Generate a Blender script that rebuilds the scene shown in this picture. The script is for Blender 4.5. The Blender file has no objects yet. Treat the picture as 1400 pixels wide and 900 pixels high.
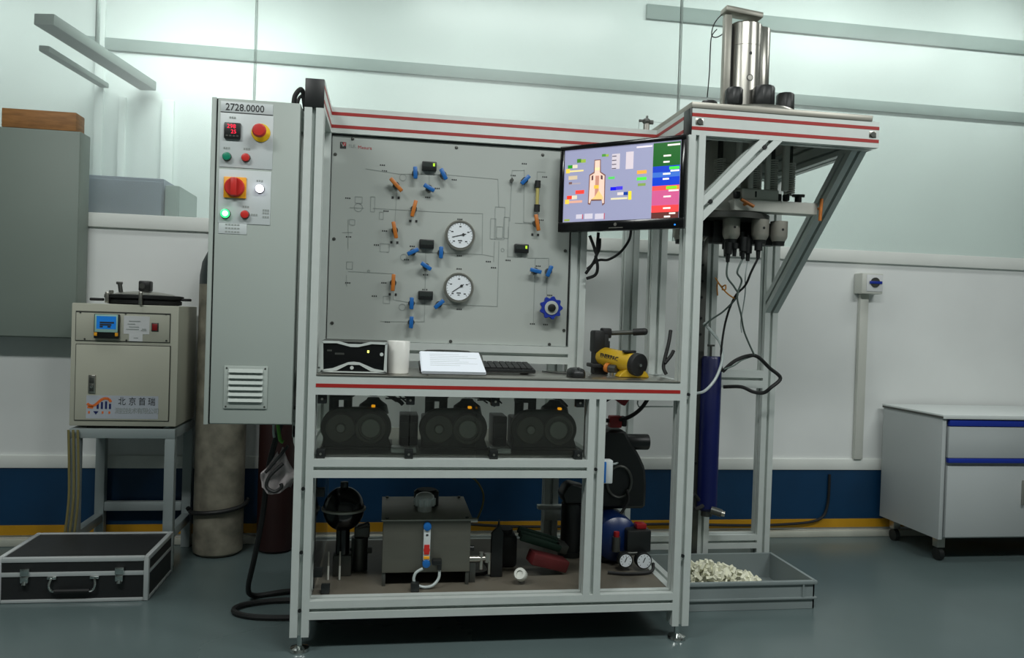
import bpy, bmesh, math, random
from mathutils import Vector, Matrix, Euler
random.seed(7)
S = bpy.context.scene
COL = S.collection
PI = math.pi

# ------------------------------------------------------------------ camera
cam_data = bpy.data.cameras.new('camera')
cam_data.sensor_width = 36.0
cam_data.lens = 1080.87 / 1400 * 36.0
cam_data.clip_start = 0.05
cam = bpy.data.objects.new('camera', cam_data)
COL.objects.link(cam)
_r = Vector((0.98726885, -0.15568103, 0.03261342))
_u = Vector((-0.03004465, 0.01882547, 0.99937126))
_f = Vector((0.15619711, 0.98762798, -0.01390842))
cam.matrix_world = Matrix(((_r.x, _u.x, -_f.x, 0.2796), (_r.y, _u.y, -_f.y, -2.5961), (_r.z, _u.z, -_f.z, 1.1040), (0, 0, 0, 1)))
S.camera = cam
# ------------------------------------------------------------------ light
S.view_settings.view_transform = 'Standard'
S.view_settings.look = 'None'
S.view_settings.gamma = 1.0
S.view_settings.exposure = 0.0
w = bpy.data.worlds.new('world'); S.world = w; w.use_nodes = True
w.node_tree.nodes['Background'].inputs[0].default_value = (0.9, 0.97, 0.94, 1)
w.node_tree.nodes['Background'].inputs[1].default_value = 0.05
S.cycles.max_bounces = 8
S.cycles.transparent_max_bounces = 16

def area(name, loc, rot, sx, sy, power, col=(0.93, 1.0, 0.97)):
    d = bpy.data.lights.new(name, 'AREA'); d.shape = 'RECTANGLE'; d.size = sx; d.size_y = sy
    d.energy = power; d.color = col
    o = bpy.data.objects.new(name, d); COL.objects.link(o)
    o.location = loc; o.rotation_euler = rot
    return o
# ceiling tubes of the laboratory (behind and above the camera)
for x, y, e in ((-1.2, -1.5, 43), (1.0, -1.5, 43), (3.2, -1.5, 43), (-1.2, 0.45, 6), (1.0, 0.45, 9.5), (3.2, 0.45, 8.5)):
    area('lab_ceiling_lamp', (x, y, 2.93), (0, 0, 0), 1.2, 0.3, e, (0.97, 1.0, 0.98))
# tubes of the bright room behind the glass
for x, y, z, e in ((-0.75, 1.95, 2.92, 12), (-0.9, 1.9, 3.4, 6), (0.75, 1.9, 3.3, 7), (2.1, 1.9, 3.4, 7), (3.2, 1.9, 3.5, 12), (4.7, 1.9, 3.5, 14), (-2.4, 1.95, 3.1, 8)):
    area('glass_room_lamp', (x, y, z), (math.radians(25), 0, 0), 1.1, 0.12, e)

# ------------------------------------------------------------------ materials
def lin(c):
    return tuple(((v / 255) / 12.92 if v / 255 <= 0.04045 else ((v / 255 + 0.055) / 1.055) ** 2.4) for v in c)
def mat(name, c, rough=0.5, metal=0.0, var=0.0, scale=8.0, bump=0.0, stretch=None, emit=0.0, spec=0.5, coat=0.0):
    m = bpy.data.materials.new(name); m.use_nodes = True
    nt = m.node_tree; b = nt.nodes['Principled BSDF']
    L = lin(c) + (1,)
    b.inputs['Base Color'].default_value = L
    b.inputs['Roughness'].default_value = rough
    b.inputs['Metallic'].default_value = metal
    b.inputs['Specular IOR Level'].default_value = spec
    b.inputs['Coat Weight'].default_value = coat
    if emit:
        b.inputs['Emission Color'].default_value = L
        b.inputs['Emission Strength'].default_value = emit
    if var or bump:
        tc = nt.nodes.new('ShaderNodeTexCoord'); mp = nt.nodes.new('ShaderNodeMapping')
        if stretch: mp.inputs['Scale'].default_value = stretch
        n = nt.nodes.new('ShaderNodeTexNoise'); n.inputs['Scale'].default_value = scale; n.inputs['Detail'].default_value = 5
        nt.links.new(tc.outputs['Object'], mp.inputs['Vector']); nt.links.new(mp.outputs['Vector'], n.inputs['Vector'])
        if var:
            cr = nt.nodes.new('ShaderNodeValToRGB')
            cr.color_ramp.elements[0].position = 0.3; cr.color_ramp.elements[1].position = 0.7
            cr.color_ramp.elements[0].color = tuple(v * (1 - var) for v in L[:3]) + (1,)
            cr.color_ramp.elements[1].color = tuple(min(1, v * (1 + var)) for v in L[:3]) + (1,)
            nt.links.new(n.outputs['Fac'], cr.inputs['Fac']); nt.links.new(cr.outputs['Color'], b.inputs['Base Color'])
        if bump:
            bp = nt.nodes.new('ShaderNodeBump'); bp.inputs['Strength'].default_value = bump; bp.inputs['Distance'].default_value = 0.01
            nt.links.new(n.outputs['Fac'], bp.inputs['Height']); nt.links.new(bp.outputs['Normal'], b.inputs['Normal'])
    return m
M = dict(
    wall=mat('painted_wall', (226, 229, 227), 0.7, var=0.03, scale=3),
    sill=mat('sill_paint', (228, 231, 226), 0.5, var=0.03, scale=4),
    blue=mat('blue_skirting_paint', (8, 54, 88), 0.45, var=0.10, scale=6),
    yellow_band=mat('yellow_band_paint', (188, 138, 20), 0.5, var=0.12, scale=9),
    plinth=mat('plinth_paint', (186, 188, 176), 0.6, var=0.08, scale=9),
    ceil=mat('ceiling_paint', (225, 228, 225), 0.8),
    far=mat('far_wall_paint', (230, 236, 234), 0.8, var=0.03, scale=2),
    band=mat('mid_grey_paint', (150, 162, 158), 0.6, var=0.05, scale=5),
    tray=mat('cable_tray_paint', (124, 134, 130), 0.6, var=0.05, scale=5),
    alu=mat('anodised_aluminium', (202, 209, 205), 0.42, 0.2, var=0.03, scale=20),
    alu_dark=mat('groove_aluminium', (120, 128, 124), 0.5, 0.3),
    steel=mat('stainless_steel', (172, 170, 162), 0.28, 0.9, var=0.06, scale=14, stretch=(1, 1, 0.1)),
    steel_dull=mat('brushed_steel', (164, 162, 152), 0.42, 0.5, var=0.08, scale=18, stretch=(0.2, 1, 1)),
    galv=mat('galvanised_steel', (206, 207, 198), 0.45, 0.1, var=0.06, scale=20),
    bright_metal=mat('bright_metal', (230, 233, 231), 0.25, 0.35),
    tank_steel=mat('tank_steel', (104, 104, 95), 0.42, 0.5, var=0.10, scale=14, stretch=(0.2, 1, 1)),
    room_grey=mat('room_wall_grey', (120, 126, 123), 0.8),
    steel_dark=mat('dark_steel', (84, 86, 82), 0.4, 0.6, var=0.1, scale=12),
    chrome=mat('chrome', (215, 218, 216), 0.12, 1.0),
    red_in=mat('red_groove_insert', (158, 34, 30), 0.45),
    black=mat('black_plastic', (22, 25, 25), 0.42, var=0.08, scale=10),
    black_gloss=mat('gloss_black_plastic', (14, 15, 16), 0.16),
    rubber=mat('black_rubber', (20, 21, 21), 0.6),
    panel=mat('panel_enamel', (174, 180, 175), 0.42, var=0.015, scale=3),
    print_g=mat('grey_print', (148, 155, 151), 0.5),
    print_k=mat('black_print', (44, 46, 46), 0.5),
    print_r=mat('red_print', (176, 62, 66), 0.5),
    cab=mat('cabinet_enamel', (164, 173, 167), 0.48, var=0.015, scale=3, bump=0.02),
    cab2=mat('grey_cabinet_enamel', (124, 135, 127), 0.5, var=0.02, scale=3),
    plate_w=mat('engraved_plate', (196, 203, 203), 0.4),
    red=mat('red_plastic', (196, 44, 38), 0.38),
    darkred=mat('dark_red_plastic', (140, 18, 22), 0.4),
    yellow=mat('yellow_plastic', (226, 186, 20), 0.4),
    amber=mat('amber_plastic', (238, 164, 30), 0.4),
    green=mat('green_plastic', (12, 128, 98), 0.38),
    lamp_white=mat('lit_white_lamp', (238, 232, 255), 0.3, emit=3.0),
    lamp_green=mat('lit_green_lamp', (60, 230, 130), 0.3, emit=1.2),
    lamp_core=mat('lit_green_lamp_core', (220, 255, 235), 0.3, emit=2.2),
    led_red=mat('red_display_digits', (255, 40, 70), 0.3, emit=1.0),
    led_amber=mat('amber_lamp', (255, 170, 20), 0.3, emit=0.8),
    led_yellow=mat('yellow_led', (235, 240, 120), 0.3, emit=1.5),
    led_lime=mat('lime_display_bar', (190, 235, 60), 0.3, emit=0.5),
    led_blue=mat('blue_led', (40, 140, 255), 0.3, emit=1.0),
    lcd_blue=mat('blue_lcd', (26, 110, 190), 0.3, emit=0.35),
    lcd_frame=mat('lcd_bezel', (160, 200, 190), 0.4),
    blue_h=mat('blue_handle', (22, 98, 170), 0.4),
    blue_w=mat('blue_handwheel', (26, 50, 150), 0.4),
    orange_h=mat('orange_handle', (192, 112, 40), 0.4, var=0.1, scale=60),
    dial=mat('dial_white', (226, 232, 236), 0.4),
    display=mat('display_window', (46, 52, 50), 0.3),
    tube_yellow=mat('yellow_glass_tube', (190, 178, 110), 0.2),
    beige=mat('oven_enamel', (184, 184, 168), 0.5, var=0.015, scale=4),
    beige_d=mat('oven_seam', (70, 72, 66), 0.6),
    stand=mat('stand_paint', (158, 168, 168), 0.4, 0.2),
    logo_bg=mat('logo_sticker', (176, 182, 190), 0.5),
    logo_or=mat('logo_orange', (222, 112, 50), 0.5),
    logo_bl=mat('logo_navy', (24, 36, 92), 0.5),
    sticker=mat('white_sticker', (214, 216, 216), 0.5),
    cyl_grey=mat('gas_cylinder_paint', (128, 124, 110), 0.6, var=0.42, scale=13, bump=0.05),
    cyl_top=mat('gas_cylinder_shoulder', (52, 60, 60), 0.5, var=0.1),
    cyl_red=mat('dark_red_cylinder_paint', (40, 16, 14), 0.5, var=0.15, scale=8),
    case_blk=mat('case_panel', (30, 32, 33), 0.55, var=0.1, scale=60, bump=0.05),
    case_alu=mat('case_edge_aluminium', (214, 218, 218), 0.3, 0.4),
    wood=mat('brown_wood', (150, 104, 58), 0.6, var=0.25, scale=14, stretch=(1, 1, 6)),
    hose_y=mat('yellowed_hose', (120, 112, 70), 0.45),
    wire_o=mat('orange_wire', (190, 128, 40), 0.5),
    wire_g=mat('grey_cable', (96, 110, 104), 0.5),
    wire_gr=mat('green_wire', (84, 150, 50), 0.5),
    tube_w=mat('clear_white_tube', (170, 180, 178), 0.35),
    paper=mat('paper', (218, 224, 232), 0.7),
    mug=mat('white_ceramic', (214, 214, 208), 0.3, var=0.03, scale=4),
    pump_y=mat('yellow_pump_paint', (188, 152, 26), 0.42, var=0.06, scale=12),
    hyd_blue=mat('navy_hydraulic_paint', (6, 18, 76), 0.35),
    comp_blue=mat('blue_tank_paint', (8, 36, 84), 0.3),
    bin=mat('grey_bin_plastic', (128, 138, 138), 0.5, var=0.03, scale=6),
    scrap=mat('white_scraps', (226, 226, 204), 0.7, var=0.1, scale=30),
    pvc=mat('white_pvc', (200, 202, 194), 0.45),
    pump_body=mat('pump_cast_iron', (84, 83, 75), 0.5, 0.2, var=0.1, scale=12),
    pump_disc=mat('pump_disc', (122, 119, 108), 0.42, 0.3, var=0.06, scale=10),
    pump_cap=mat('pump_motor_cap', (178, 178, 166), 0.42, 0.3),
    drawer=mat('drawer_laminate', (176, 182, 182), 0.5, var=0.02, scale=3),
    drawer_top=mat('drawer_worktop', (206, 212, 210), 0.4),
    cloth=mat('white_cloth', (196, 190, 190), 0.85, var=0.08, scale=20),
    rag_green=mat('dark_green_tool', (14, 48, 34), 0.6, var=0.15, scale=20),
    rag_red=mat('dark_red_tool', (84, 22, 24), 0.55),
    shelf=mat('shelf_board', (100, 95, 84), 0.45, var=0.12, scale=5),
    blue_grey=mat('blue_grey_cover', (124, 132, 146), 0.6, var=0.10, scale=3),
)
def floor_mat():
    m = mat('epoxy_floor', (88, 102, 102), 0.22, var=0.06, scale=2.2)
    nt = m.node_tree; b = nt.nodes['Principled BSDF']
    n = nt.nodes.new('ShaderNodeTexNoise'); n.inputs['Scale'].default_value = 5; n.inputs['Detail'].default_value = 6
    r = nt.nodes.new('ShaderNodeMapRange'); r.inputs['To Min'].default_value = 0.14; r.inputs['To Max'].default_value = 0.36
    nt.links.new(n.outputs['Fac'], r.inputs['Value']); nt.links.new(r.outputs['Result'], b.inputs['Roughness'])
    return m
M['floor'] = floor_mat()
def glass_mat(name, tint, clear, haze_rough, haze_col):
    m = bpy.data.materials.new(name); m.use_nodes = True; nt = m.node_tree
    for n in list(nt.nodes): nt.nodes.remove(n)
    out = nt.nodes.new('ShaderNodeOutputMaterial'); mx = nt.nodes.new('ShaderNodeMixShader'); mx2 = nt.nodes.new('ShaderNodeMixShader')
    t = nt.nodes.new('ShaderNodeBsdfTransparent'); t.inputs['Color'].default_value = tint + (1,)
    g = nt.nodes.new('ShaderNodeBsdfGlossy'); g.inputs['Roughness'].default_value = haze_rough
    d = nt.nodes.new('ShaderNodeBsdfDiffuse'); d.inputs['Color'].default_value = haze_col + (1,)
    fr = nt.nodes.new('ShaderNodeFresnel'); fr.inputs['IOR'].default_value = 1.4
    mx.inputs['Fac'].default_value = clear
    nt.links.new(d.outputs[0], mx.inputs[1]); nt.links.new(t.outputs[0], mx.inputs[2])
    nt.links.new(fr.outputs[0], mx2.inputs['Fac']); nt.links.new(mx.outputs[0], mx2.inputs[1]); nt.links.new(g.outputs[0], mx2.inputs[2])
    nt.links.new(mx2.outputs[0], out.inputs['Surface'])
    return m
M['glass'] = glass_mat('partition_glass', (0.955, 0.985, 0.972), 0.88, 0.25, (0.82, 0.86, 0.85))
M['acrylic'] = glass_mat('guard_acrylic', (0.90, 0.92, 0.90), 0.975, 0.08, (0.5, 0.5, 0.46))
M['joint'] = glass_mat('glass_joint_silicone', (0.80, 0.84, 0.82), 0.75, 0.4, (0.6, 0.65, 0.62))

# ------------------------------------------------------------------ mesh helpers
class B:
    """collects shapes for one mesh object; a material slot per material used"""
    def __init__(s, m): s.bm = bmesh.new(); s.mats = [m]; s.cur = 0
    def use(s, m):
        if m not in s.mats: s.mats.append(m)
        s.cur = s.mats.index(m); return s
    def _add(s, bm2, M4=None):
        if M4 is not None: bmesh.ops.transform(bm2, matrix=M4, verts=bm2.verts)
        for f in bm2.faces: f.material_index = s.cur
        me = bpy.data.meshes.new('tmp'); bm2.to_mesh(me); bm2.free()
        s.bm.from_mesh(me); bpy.data.meshes.remove(me); return s
    def box(s, x0, x1, y0, y1, z0, z1, bev=0.0, M4=None):
        b = bmesh.new(); bmesh.ops.create_cube(b, size=1)
        bmesh.ops.scale(b, vec=(abs(x1 - x0), abs(y1 - y0), abs(z1 - z0)), verts=b.verts)
        bmesh.ops.translate(b, vec=((x0 + x1) / 2, (y0 + y1) / 2, (z0 + z1) / 2), verts=b.verts)
        if bev: bmesh.ops.bevel(b, geom=list(b.edges), offset=bev, segments=2, profile=0.5, affect='EDGES')
        return s._add(b, M4)
    def cyl(s, p0, p1, r0, r1=None, n=20, bev=0.0):
        p0, p1 = Vector(p0), Vector(p1); d = p1 - p0; r1 = r0 if r1 is None else r1
        b = bmesh.new(); bmesh.ops.create_cone(b, cap_ends=True, segments=n, radius1=r0, radius2=r1, depth=d.length)
        if bev:
            ed = [e for e in b.edges if abs(e.verts[0].co.z - e.verts[1].co.z) < 1e-6]
            bmesh.ops.bevel(b, geom=ed, offset=bev, segments=2, profile=0.5, affect='EDGES')
        q = Vector((0, 0, 1)).rotation_difference(d.normalized()).to_matrix().to_4x4()
        return s._add(b, Matrix.Translation((p0 + p1) / 2) @ q)
    def lathe(s, prof, c=(0, 0, 0), axis=(0, 0, 1), n=24):
        b = bmesh.new(); rings = []
        for r, z in prof:
            if r < 1e-5: rings.append([b.verts.new((0, 0, z))])
            else: rings.append([b.verts.new((r * math.cos(2 * PI * k / n), r * math.sin(2 * PI * k / n), z)) for k in range(n)])
        for a, c2 in zip(rings, rings[1:]):
            for k in range(n):
                k2 = (k + 1) % n
                if len(a) == 1 and len(c2) == 1: continue
                if len(a) == 1: b.faces.new((a[0], c2[k2], c2[k])) if False else b.faces.new((a[0], c2[k], c2[k2]))
                elif len(c2) == 1: b.faces.new((a[k], c2[0], a[k2]))
                else: b.faces.new((a[k], c2[k], c2[k2], a[k2]))
        bmesh.ops.recalc_face_normals(b, faces=b.faces)
        q = Vector((0, 0, 1)).rotation_difference(Vector(axis).normalized()).to_matrix().to_4x4()
        return s._add(b, Matrix.Translation(Vector(c)) @ q)
    def ball(s, c, r, sc=(1, 1, 1), n=16):
        b = bmesh.new(); bmesh.ops.create_uvsphere(b, u_segments=n, v_segments=n // 2 + 2, radius=r)
        return s._add(b, Matrix.Translation(Vector(c)) @ Matrix.Diagonal((*sc, 1)))
    def tube(s, pts, r, n=8, res=6, closed=False):
        pts = [Vector(p) for p in pts]
        P = []
        if len(pts) > 2 and res > 1:
            m = len(pts); rng = range(m if closed else m - 1)
            for i in rng:
                a = pts[(i - 1) % m] if closed or i > 0 else pts[0]
                b_, c = pts[i], pts[(i + 1) % m]
                d = pts[(i + 2) % m] if closed or i + 2 < m else pts[-1]
                for k in range(res):
                    t = k / res
                    P.append(0.5 * ((2 * b_) + (c - a) * t + (2 * a - 5 * b_ + 4 * c - d) * t * t + (3 * b_ - a - 3 * c + d) * t ** 3))
            if not closed: P.append(pts[-1])
        else: P = pts
        b = bmesh.new(); rings = []; N = len(P); up = None
        for i, p in enumerate(P):
            if closed: t = (P[(i + 1) % N] - P[i - 1]).normalized()
            else: t = (P[min(i + 1, N - 1)] - P[max(i - 1, 0)]).normalized()
            if up is None: up = Vector((0, 0, 1)) if abs(t.z) < 0.9 else Vector((1, 0, 0))
            x = up.cross(t); x = x.normalized() if x.length > 1e-6 else Vector((1, 0, 0)); y = t.cross(x); up = y
            rings.append([b.verts.new(p + r * (math.cos(2 * PI * k / n) * x + math.sin(2 * PI * k / n) * y)) for k in range(n)])
        for i in range(N if closed else N - 1):
            a, c = rings[i], rings[(i + 1) % N]
            for k in range(n): b.faces.new((a[k], a[(k + 1) % n], c[(k + 1) % n], c[k]))
        if not closed:
            b.faces.new(rings[0][::-1]); b.faces.new(rings[-1])
        bmesh.ops.recalc_face_normals(b, faces=b.faces)
        return s._add(b)
    def prism(s, poly, depth, M4=None, bev=0.0):
        """poly in local XY, extruded from z=0 to z=depth"""
        b = bmesh.new()
        lo = [b.verts.new((x, y, 0)) for x, y in poly]; hi = [b.verts.new((x, y, depth)) for x, y in poly]
        n = len(poly)
        b.faces.new(lo[::-1]); b.faces.new(hi)
        for k in range(n): b.faces.new((lo[k], lo[(k + 1) % n], hi[(k + 1) % n], hi[k]))
        bmesh.ops.recalc_face_normals(b, faces=b.faces)
        if bev: bmesh.ops.bevel(b, geom=list(b.edges), offset=bev, segments=1, affect='EDGES')
        return s._add(b, M4)
    def xz(s, poly, y_front, depth, bev=0.0):
        """polygon drawn in the world X-Z plane, front face at y_front, going back by depth"""
        return s.prism(poly, depth, Matrix.Translation((0, y_front + depth, 0)) @ Matrix.Rotation(PI / 2, 4, 'X'), bev)
    def strip(s, pts, wd, y, th=0.0012):
        """thin printed line along X-Z points"""
        for (x0, z0), (x1, z1) in zip(pts, pts[1:]):
            dx, dz = x1 - x0, z1 - z0; L = math.hypot(dx, dz) or 1e-6
            nx, nz = -dz / L * wd / 2, dx / L * wd / 2
            s.xz([(x0 + nx, z0 + nz), (x0 - nx, z0 - nz), (x1 - nx, z1 - nz), (x1 + nx, z1 + nz)], y - th, th)
        return s
    def text(s, txt, x, z, size, y, sx=1.0, depth=0.0008, align='LEFT', rot=None, bold=0.0):
        c = bpy.data.curves.new('t', 'FONT'); c.body = txt; c.size = size; c.extrude = depth / 2; c.align_x = align; c.resolution_u = 2; c.offset = bold
        o = bpy.data.objects.new('t', c); COL.objects.link(o)
        dg = bpy.context.evaluated_depsgraph_get(); me = bpy.data.meshes.new_from_object(o.evaluated_get(dg))
        bpy.data.objects.remove(o); bpy.data.curves.remove(c)
        b = bmesh.new(); b.from_mesh(me); bpy.data.meshes.remove(me)
        R = (rot or Matrix.Identity(4)) 
        return s._add(b, Matrix.Translation((x, y, z)) @ R @ Matrix.Rotation(PI / 2, 4, 'X') @ Matrix.Diagonal((sx, 1, 1, 1)))

OFF = {}
def obj(name, b, parent=None, label=None, kind=None, smooth=True):
    off = OFF.get(parent.name, Vector()) if parent else Vector()
    if parent and parent.name in OFF: bmesh.ops.translate(b.bm, vec=-off, verts=b.bm.verts)
    me = bpy.data.meshes.new(name); b.bm.to_mesh(me); b.bm.free()
    for m in b.mats: me.materials.append(m if not isinstance(m, str) else M[m])
    if smooth:
        me.shade_smooth(); me.set_sharp_from_angle(angle=math.radians(38))
    o = bpy.data.objects.new(name, me); COL.objects.link(o)
    if parent:
        o.parent = parent
        if parent.name in OFF: OFF[o.name] = off     # sub-parts share the thing's origin
    if label: o['label'] = label
    if kind: o['kind'] = kind
    return o
def thing(name, label, cat, loc=(0, 0, 0), group=None, rot=0.0, world=True):
    """Empty at the thing's base. world=True: parts are given in world coordinates"""
    o = bpy.data.objects.new(name, None); COL.objects.link(o); o.empty_display_size = 0.05
    o.location = loc; o.rotation_euler = (0, 0, rot)
    o['label'] = label; o['category'] = cat
    if group: o['group'] = group
    OFF[o.name] = Vector(loc) if world else Vector()
    return o
def single(name, b, label, cat, group=None, kind=None):
    vs = [v.co for v in b.bm.verts]
    c = Vector((sum(v.x for v in vs) / len(vs), sum(v.y for v in vs) / len(vs), min(v.z for v in vs)))
    bmesh.ops.translate(b.bm, vec=-c, verts=b.bm.verts)
    o = obj(name, b, None, label, kind); o.location = c; o['category'] = cat
    if group: o['group'] = group
    return o
def struct(name, b):
    return obj(name, b, None, None, 'structure')
def copy_tree(o, parent=None):
    c = o.copy(); COL.objects.link(c)
    if parent: c.parent = parent
    for ch in list(o.children): copy_tree(ch, c)
    return c

def groove_rect(w, h, gx, gy, gw=0.012, gd=0.019):
    """outline of an aluminium profile, w x h, with grooves at gx on the h-faces' width and gy on the w-faces' height"""
    pts = []
    def side(p0, p1, cuts, L, nrm):
        d = ((p1[0] - p0[0]) / L, (p1[1] - p0[1]) / L); pts.append(p0)
        for c in cuts:
            for t, dep in ((c - gw / 2, 0), (c - gw / 2, gd), (c + gw / 2, gd), (c + gw / 2, 0)):
                pts.append((p0[0] + d[0] * t - nrm[0] * dep, p0[1] + d[1] * t - nrm[1] * dep))
    W, H = w / 2, h / 2
    side((-W, -H), (W, -H), [g for g in gx], w, (0, -1))
    side((W, -H), (W, H), [g for g in gy], h, (1, 0))
    side((W, H), (-W, H), [g for g in gx], w, (0, 1))
    side((-W, H), (-W, -H), [g for g in gy], h, (-1, 0))
    return pts
def profile(b, p0, p1, w=0.06, h=0.06, up=(0, 0, 1)):
    """p0,p1 axis ends; w across, h along 'up'"""
    p0, p1 = Vector(p0), Vector(p1); t = (p1 - p0).normalized(); upv = Vector(up)
    y = (upv - t * upv.dot(t)).normalized(); x = y.cross(t)
    gx = [w / 2]; gy = [h / 2] if h < 0.08 else [h * 0.25, h * 0.75]
    R = Matrix((x, y, t)).transposed().to_4x4()
    return b.prism(groove_rect(w, h, gx, gy), (p1 - p0).length, Matrix.Translation(p0) @ R)
# ------------------------------------------------------------------ the setting
YW = 1.28
b = B('floor'); b.box(-4.2, 6.2, -4.2, 4.0, -0.05, 0.0); struct('floor', b)
b = B('ceil'); b.box(-4.2, 6.2, -4.2, YW + 0.02, 3.10, 3.16); struct('ceiling', b)
b = B('wall'); b.box(-4.2, 6.2, YW, YW + 0.10, 0.0, 1.47); struct('wall_back', b)
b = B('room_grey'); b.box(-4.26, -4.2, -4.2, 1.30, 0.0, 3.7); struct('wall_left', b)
b = B('far'); b.box(-4.26, -4.2, 1.30, 4.0, 0.0, 3.7); struct('wall_far_left', b)
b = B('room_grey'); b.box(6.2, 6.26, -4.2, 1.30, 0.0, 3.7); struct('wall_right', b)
b = B('far'); b.box(6.2, 6.26, 1.30, 4.0, 0.0, 3.7); struct('wall_far_right', b)
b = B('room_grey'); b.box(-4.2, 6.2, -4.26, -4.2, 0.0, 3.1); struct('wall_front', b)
b = B('sill'); b.box(-4.2, 6.2, YW - 0.018, YW + 0.12, 1.458, 1.523, 0.004); struct('trim_1', b)          # sill under the glass
b = B('sill'); b.box(-4.2, 6.2, YW - 0.012, YW, 0.353, 0.412, 0.003); struct('trim_2', b)                   # rail over the blue paint
b = B('blue'); b.box(-4.2, 6.2, YW - 0.006, YW, 0.09, 0.353); struct('baseboard_back', b)
b = B('yellow_band'); b.box(-4.2, 6.2, YW - 0.012, YW, 0.048, 0.092); struct('trim_3', b)
b = B('plinth'); b.box(-4.2, 6.2, YW - 0.03, YW, 0.0, 0.034, 0.004); struct('trim_4', b)
# glass partition: one pane between every two joints
xs = [-4.2, -2.48, -0.375, 1.729, 3.834, 6.2]
for k in range(5):
    b = B('glass'); b.box(xs[k] + 0.005, xs[k + 1] - 0.005, YW + 0.034, YW + 0.046, 1.523, 3.10)
    struct('window_%d' % (k + 1), b)
for k in range(1, 5):
    b = B('joint'); b.box(xs[k] - 0.005, xs[k] + 0.005, YW + 0.032, YW + 0.048, 1.523, 3.10); struct('trim_%d' % (4 + k), b)
# the room behind the glass
b = B('far'); b.box(-4.2, 6.2, 2.60, 2.70, 0.0, 3.7); struct('wall_far', b)
b = B('ceil'); b.box(-4.2, 6.2, YW + 0.02, 4.0, 3.7, 3.76); struct('ceiling_far', b)
b = B('wall'); b.box(-4.2, 6.2, YW + 0.02, YW + 0.06, 3.16, 3.7); struct('wall_lintel', b)
b = B('band'); b.box(-1.62, 6.2, 2.58, 2.60, 2.660, 2.735, 0.004); struct('trim_9', b)  # flat band along the far wall, a darker grey than the wall
b = B('band'); b.box(1.95, 6.2, 2.58, 2.60, 3.16, 3.26, 0.004); struct('trim_10', b)
for k, (x0, x1) in enumerate(((-1.52, -1.47), (-1.38, -1.34), (-1.13, -1.06))):
    b = B('far'); b.box(x0, x1, 2.57, 2.60, 0, 2.38 if k else 3.7, 0.004); struct('trim_%d' % (11 + k), b)
def beam(p0, p1, wd, ht, name, label, cat, group=None, hang=None):
    t = thing(name, label, cat, p0, group)
    b = B('tray'); d = Vector(p1) - Vector(p0)
    q = d.to_track_quat('Y', 'Z').to_matrix().to_4x4()
    b.box(-wd / 2, wd / 2, 0, d.length, -ht / 2, ht / 2, 0.004, Matrix.Translation(Vector(p0)) @ q); obj('tray', b, t)
    if hang:
        for f in hang:
            p = Vector(p0).lerp(Vector(p1), f); b = B('tray'); b.cyl(p, (p.x, p.y, 3.7), 0.012, n=8); obj('hanger_rod', b, t)
    return t
beam((-1.204, 2.55, 2.448), (-1.399, 1.55, 2.472), 0.10, 0.055, 'cable_tray', 'wide grey cable tray hung on rods behind the glass, sloping up past the corner', 'cable tray', hang=(0.55,))
beam((-1.458, 2.56, 2.435), (-1.456, 1.7, 2.376), 0.05, 0.03, 'cable_tray', 'thin pale cable tray under the wide one behind the glass', 'cable tray')
t = thing('storage_cabinet', 'blue grey cabinet behind the glass, its top showing above the sill', 'cabinet', (-1.2, 2.0, 0))
b = B('blue_grey'); b.box(-1.75, -0.925, 1.9, 2.35, 0.0, 1.79, 0.006); obj('body', b, t)
for x in (-1.74, -1.33):
    b = B('blue_grey'); b.box(x, x + 0.40, 1.885, 1.899, 0.05, 1.77, 0.004); d = obj('door', b, t)
    b = B('steel'); b.box(x + 0.36, x + 0.375, 1.87, 1.885, 0.9, 1.05, 0.003); obj('handle', b, d)
t = thing('storage_cabinet', 'lower pale cabinet beside the blue grey one behind the glass', 'cabinet', (-0.85, 2.0, 0))
b = B('band'); b.box(-0.92, -0.845, 1.9, 2.3, 0.0, 1.757, 0.006); obj('body', b, t)
b = B('band'); b.box(-0.915, -0.85, 1.888, 1.899, 0.05, 1.74, 0.003); obj('door', b, t)

# ------------------------------------------------------------------ aluminium test bench with its tower
W_, M_, H_ = 1.284, 0.963, 1.8455
HR = H_ - 0.092
bench = thing('test_bench', 'tall aluminium profile frame with red stripes, workbench and tower in the middle of the room', 'bench', (0.65, 0.35, 0))
def post(x, y, z0, z1, name='post'):
    b = B('alu'); profile(b, (x + 0.03, y + 0.03, z0), (x + 0.03, y + 0.03, z1), up=(0, 1, 0)); return obj(name, b, bench)
for x, y, z0, z1 in ((0, 0, 0.055, HR), (W_, 0, 0.055, HR), (M_, 0, 0.171, 0.838), (0, 0.69, 0.055, HR), (W_, 0.69, 0.055, HR), (M_, 0.69, 0.171, HR),
                     (0, 0.341, 0.905, HR), (M_, 0.341, 0.905, HR), (W_, 0.341, 0.905, HR), (1.933, 0.69, 0.055, HR), (1.645, 0.69, 0.055, HR)):
    post(x, y, z0, z1)
def rail(p0, p1, name='rail', h=0.06, red=(), face=None):
    """horizontal profile; red: which grooves of the given face (unit vector) carry a red insert"""
    b = B('alu'); profile(b, p0, p1, h=h); o = obj(name, b, bench)
    p0, p1 = Vector(p0), Vector(p1); t = (p1 - p0).normalized()
    for fz in red:
        c = Vector(face) * 0.0305; s = Vector((0, 0, -h / 2 + h * fz))
        b = B('red_in')
        lo, hi = p0 + c + s, p1 + c + s; n = Vector(face)
        q = Matrix((t, n, Vector((0, 0, 1)))).transposed().to_4x4()
        b.box(0, (hi - lo).length, -0.008, 0.0003, -0.0059, 0.0059, 0, Matrix.Translation(lo) @ q); obj('red_insert', b, o)
    return o
zt = H_ - 0.046
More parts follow.
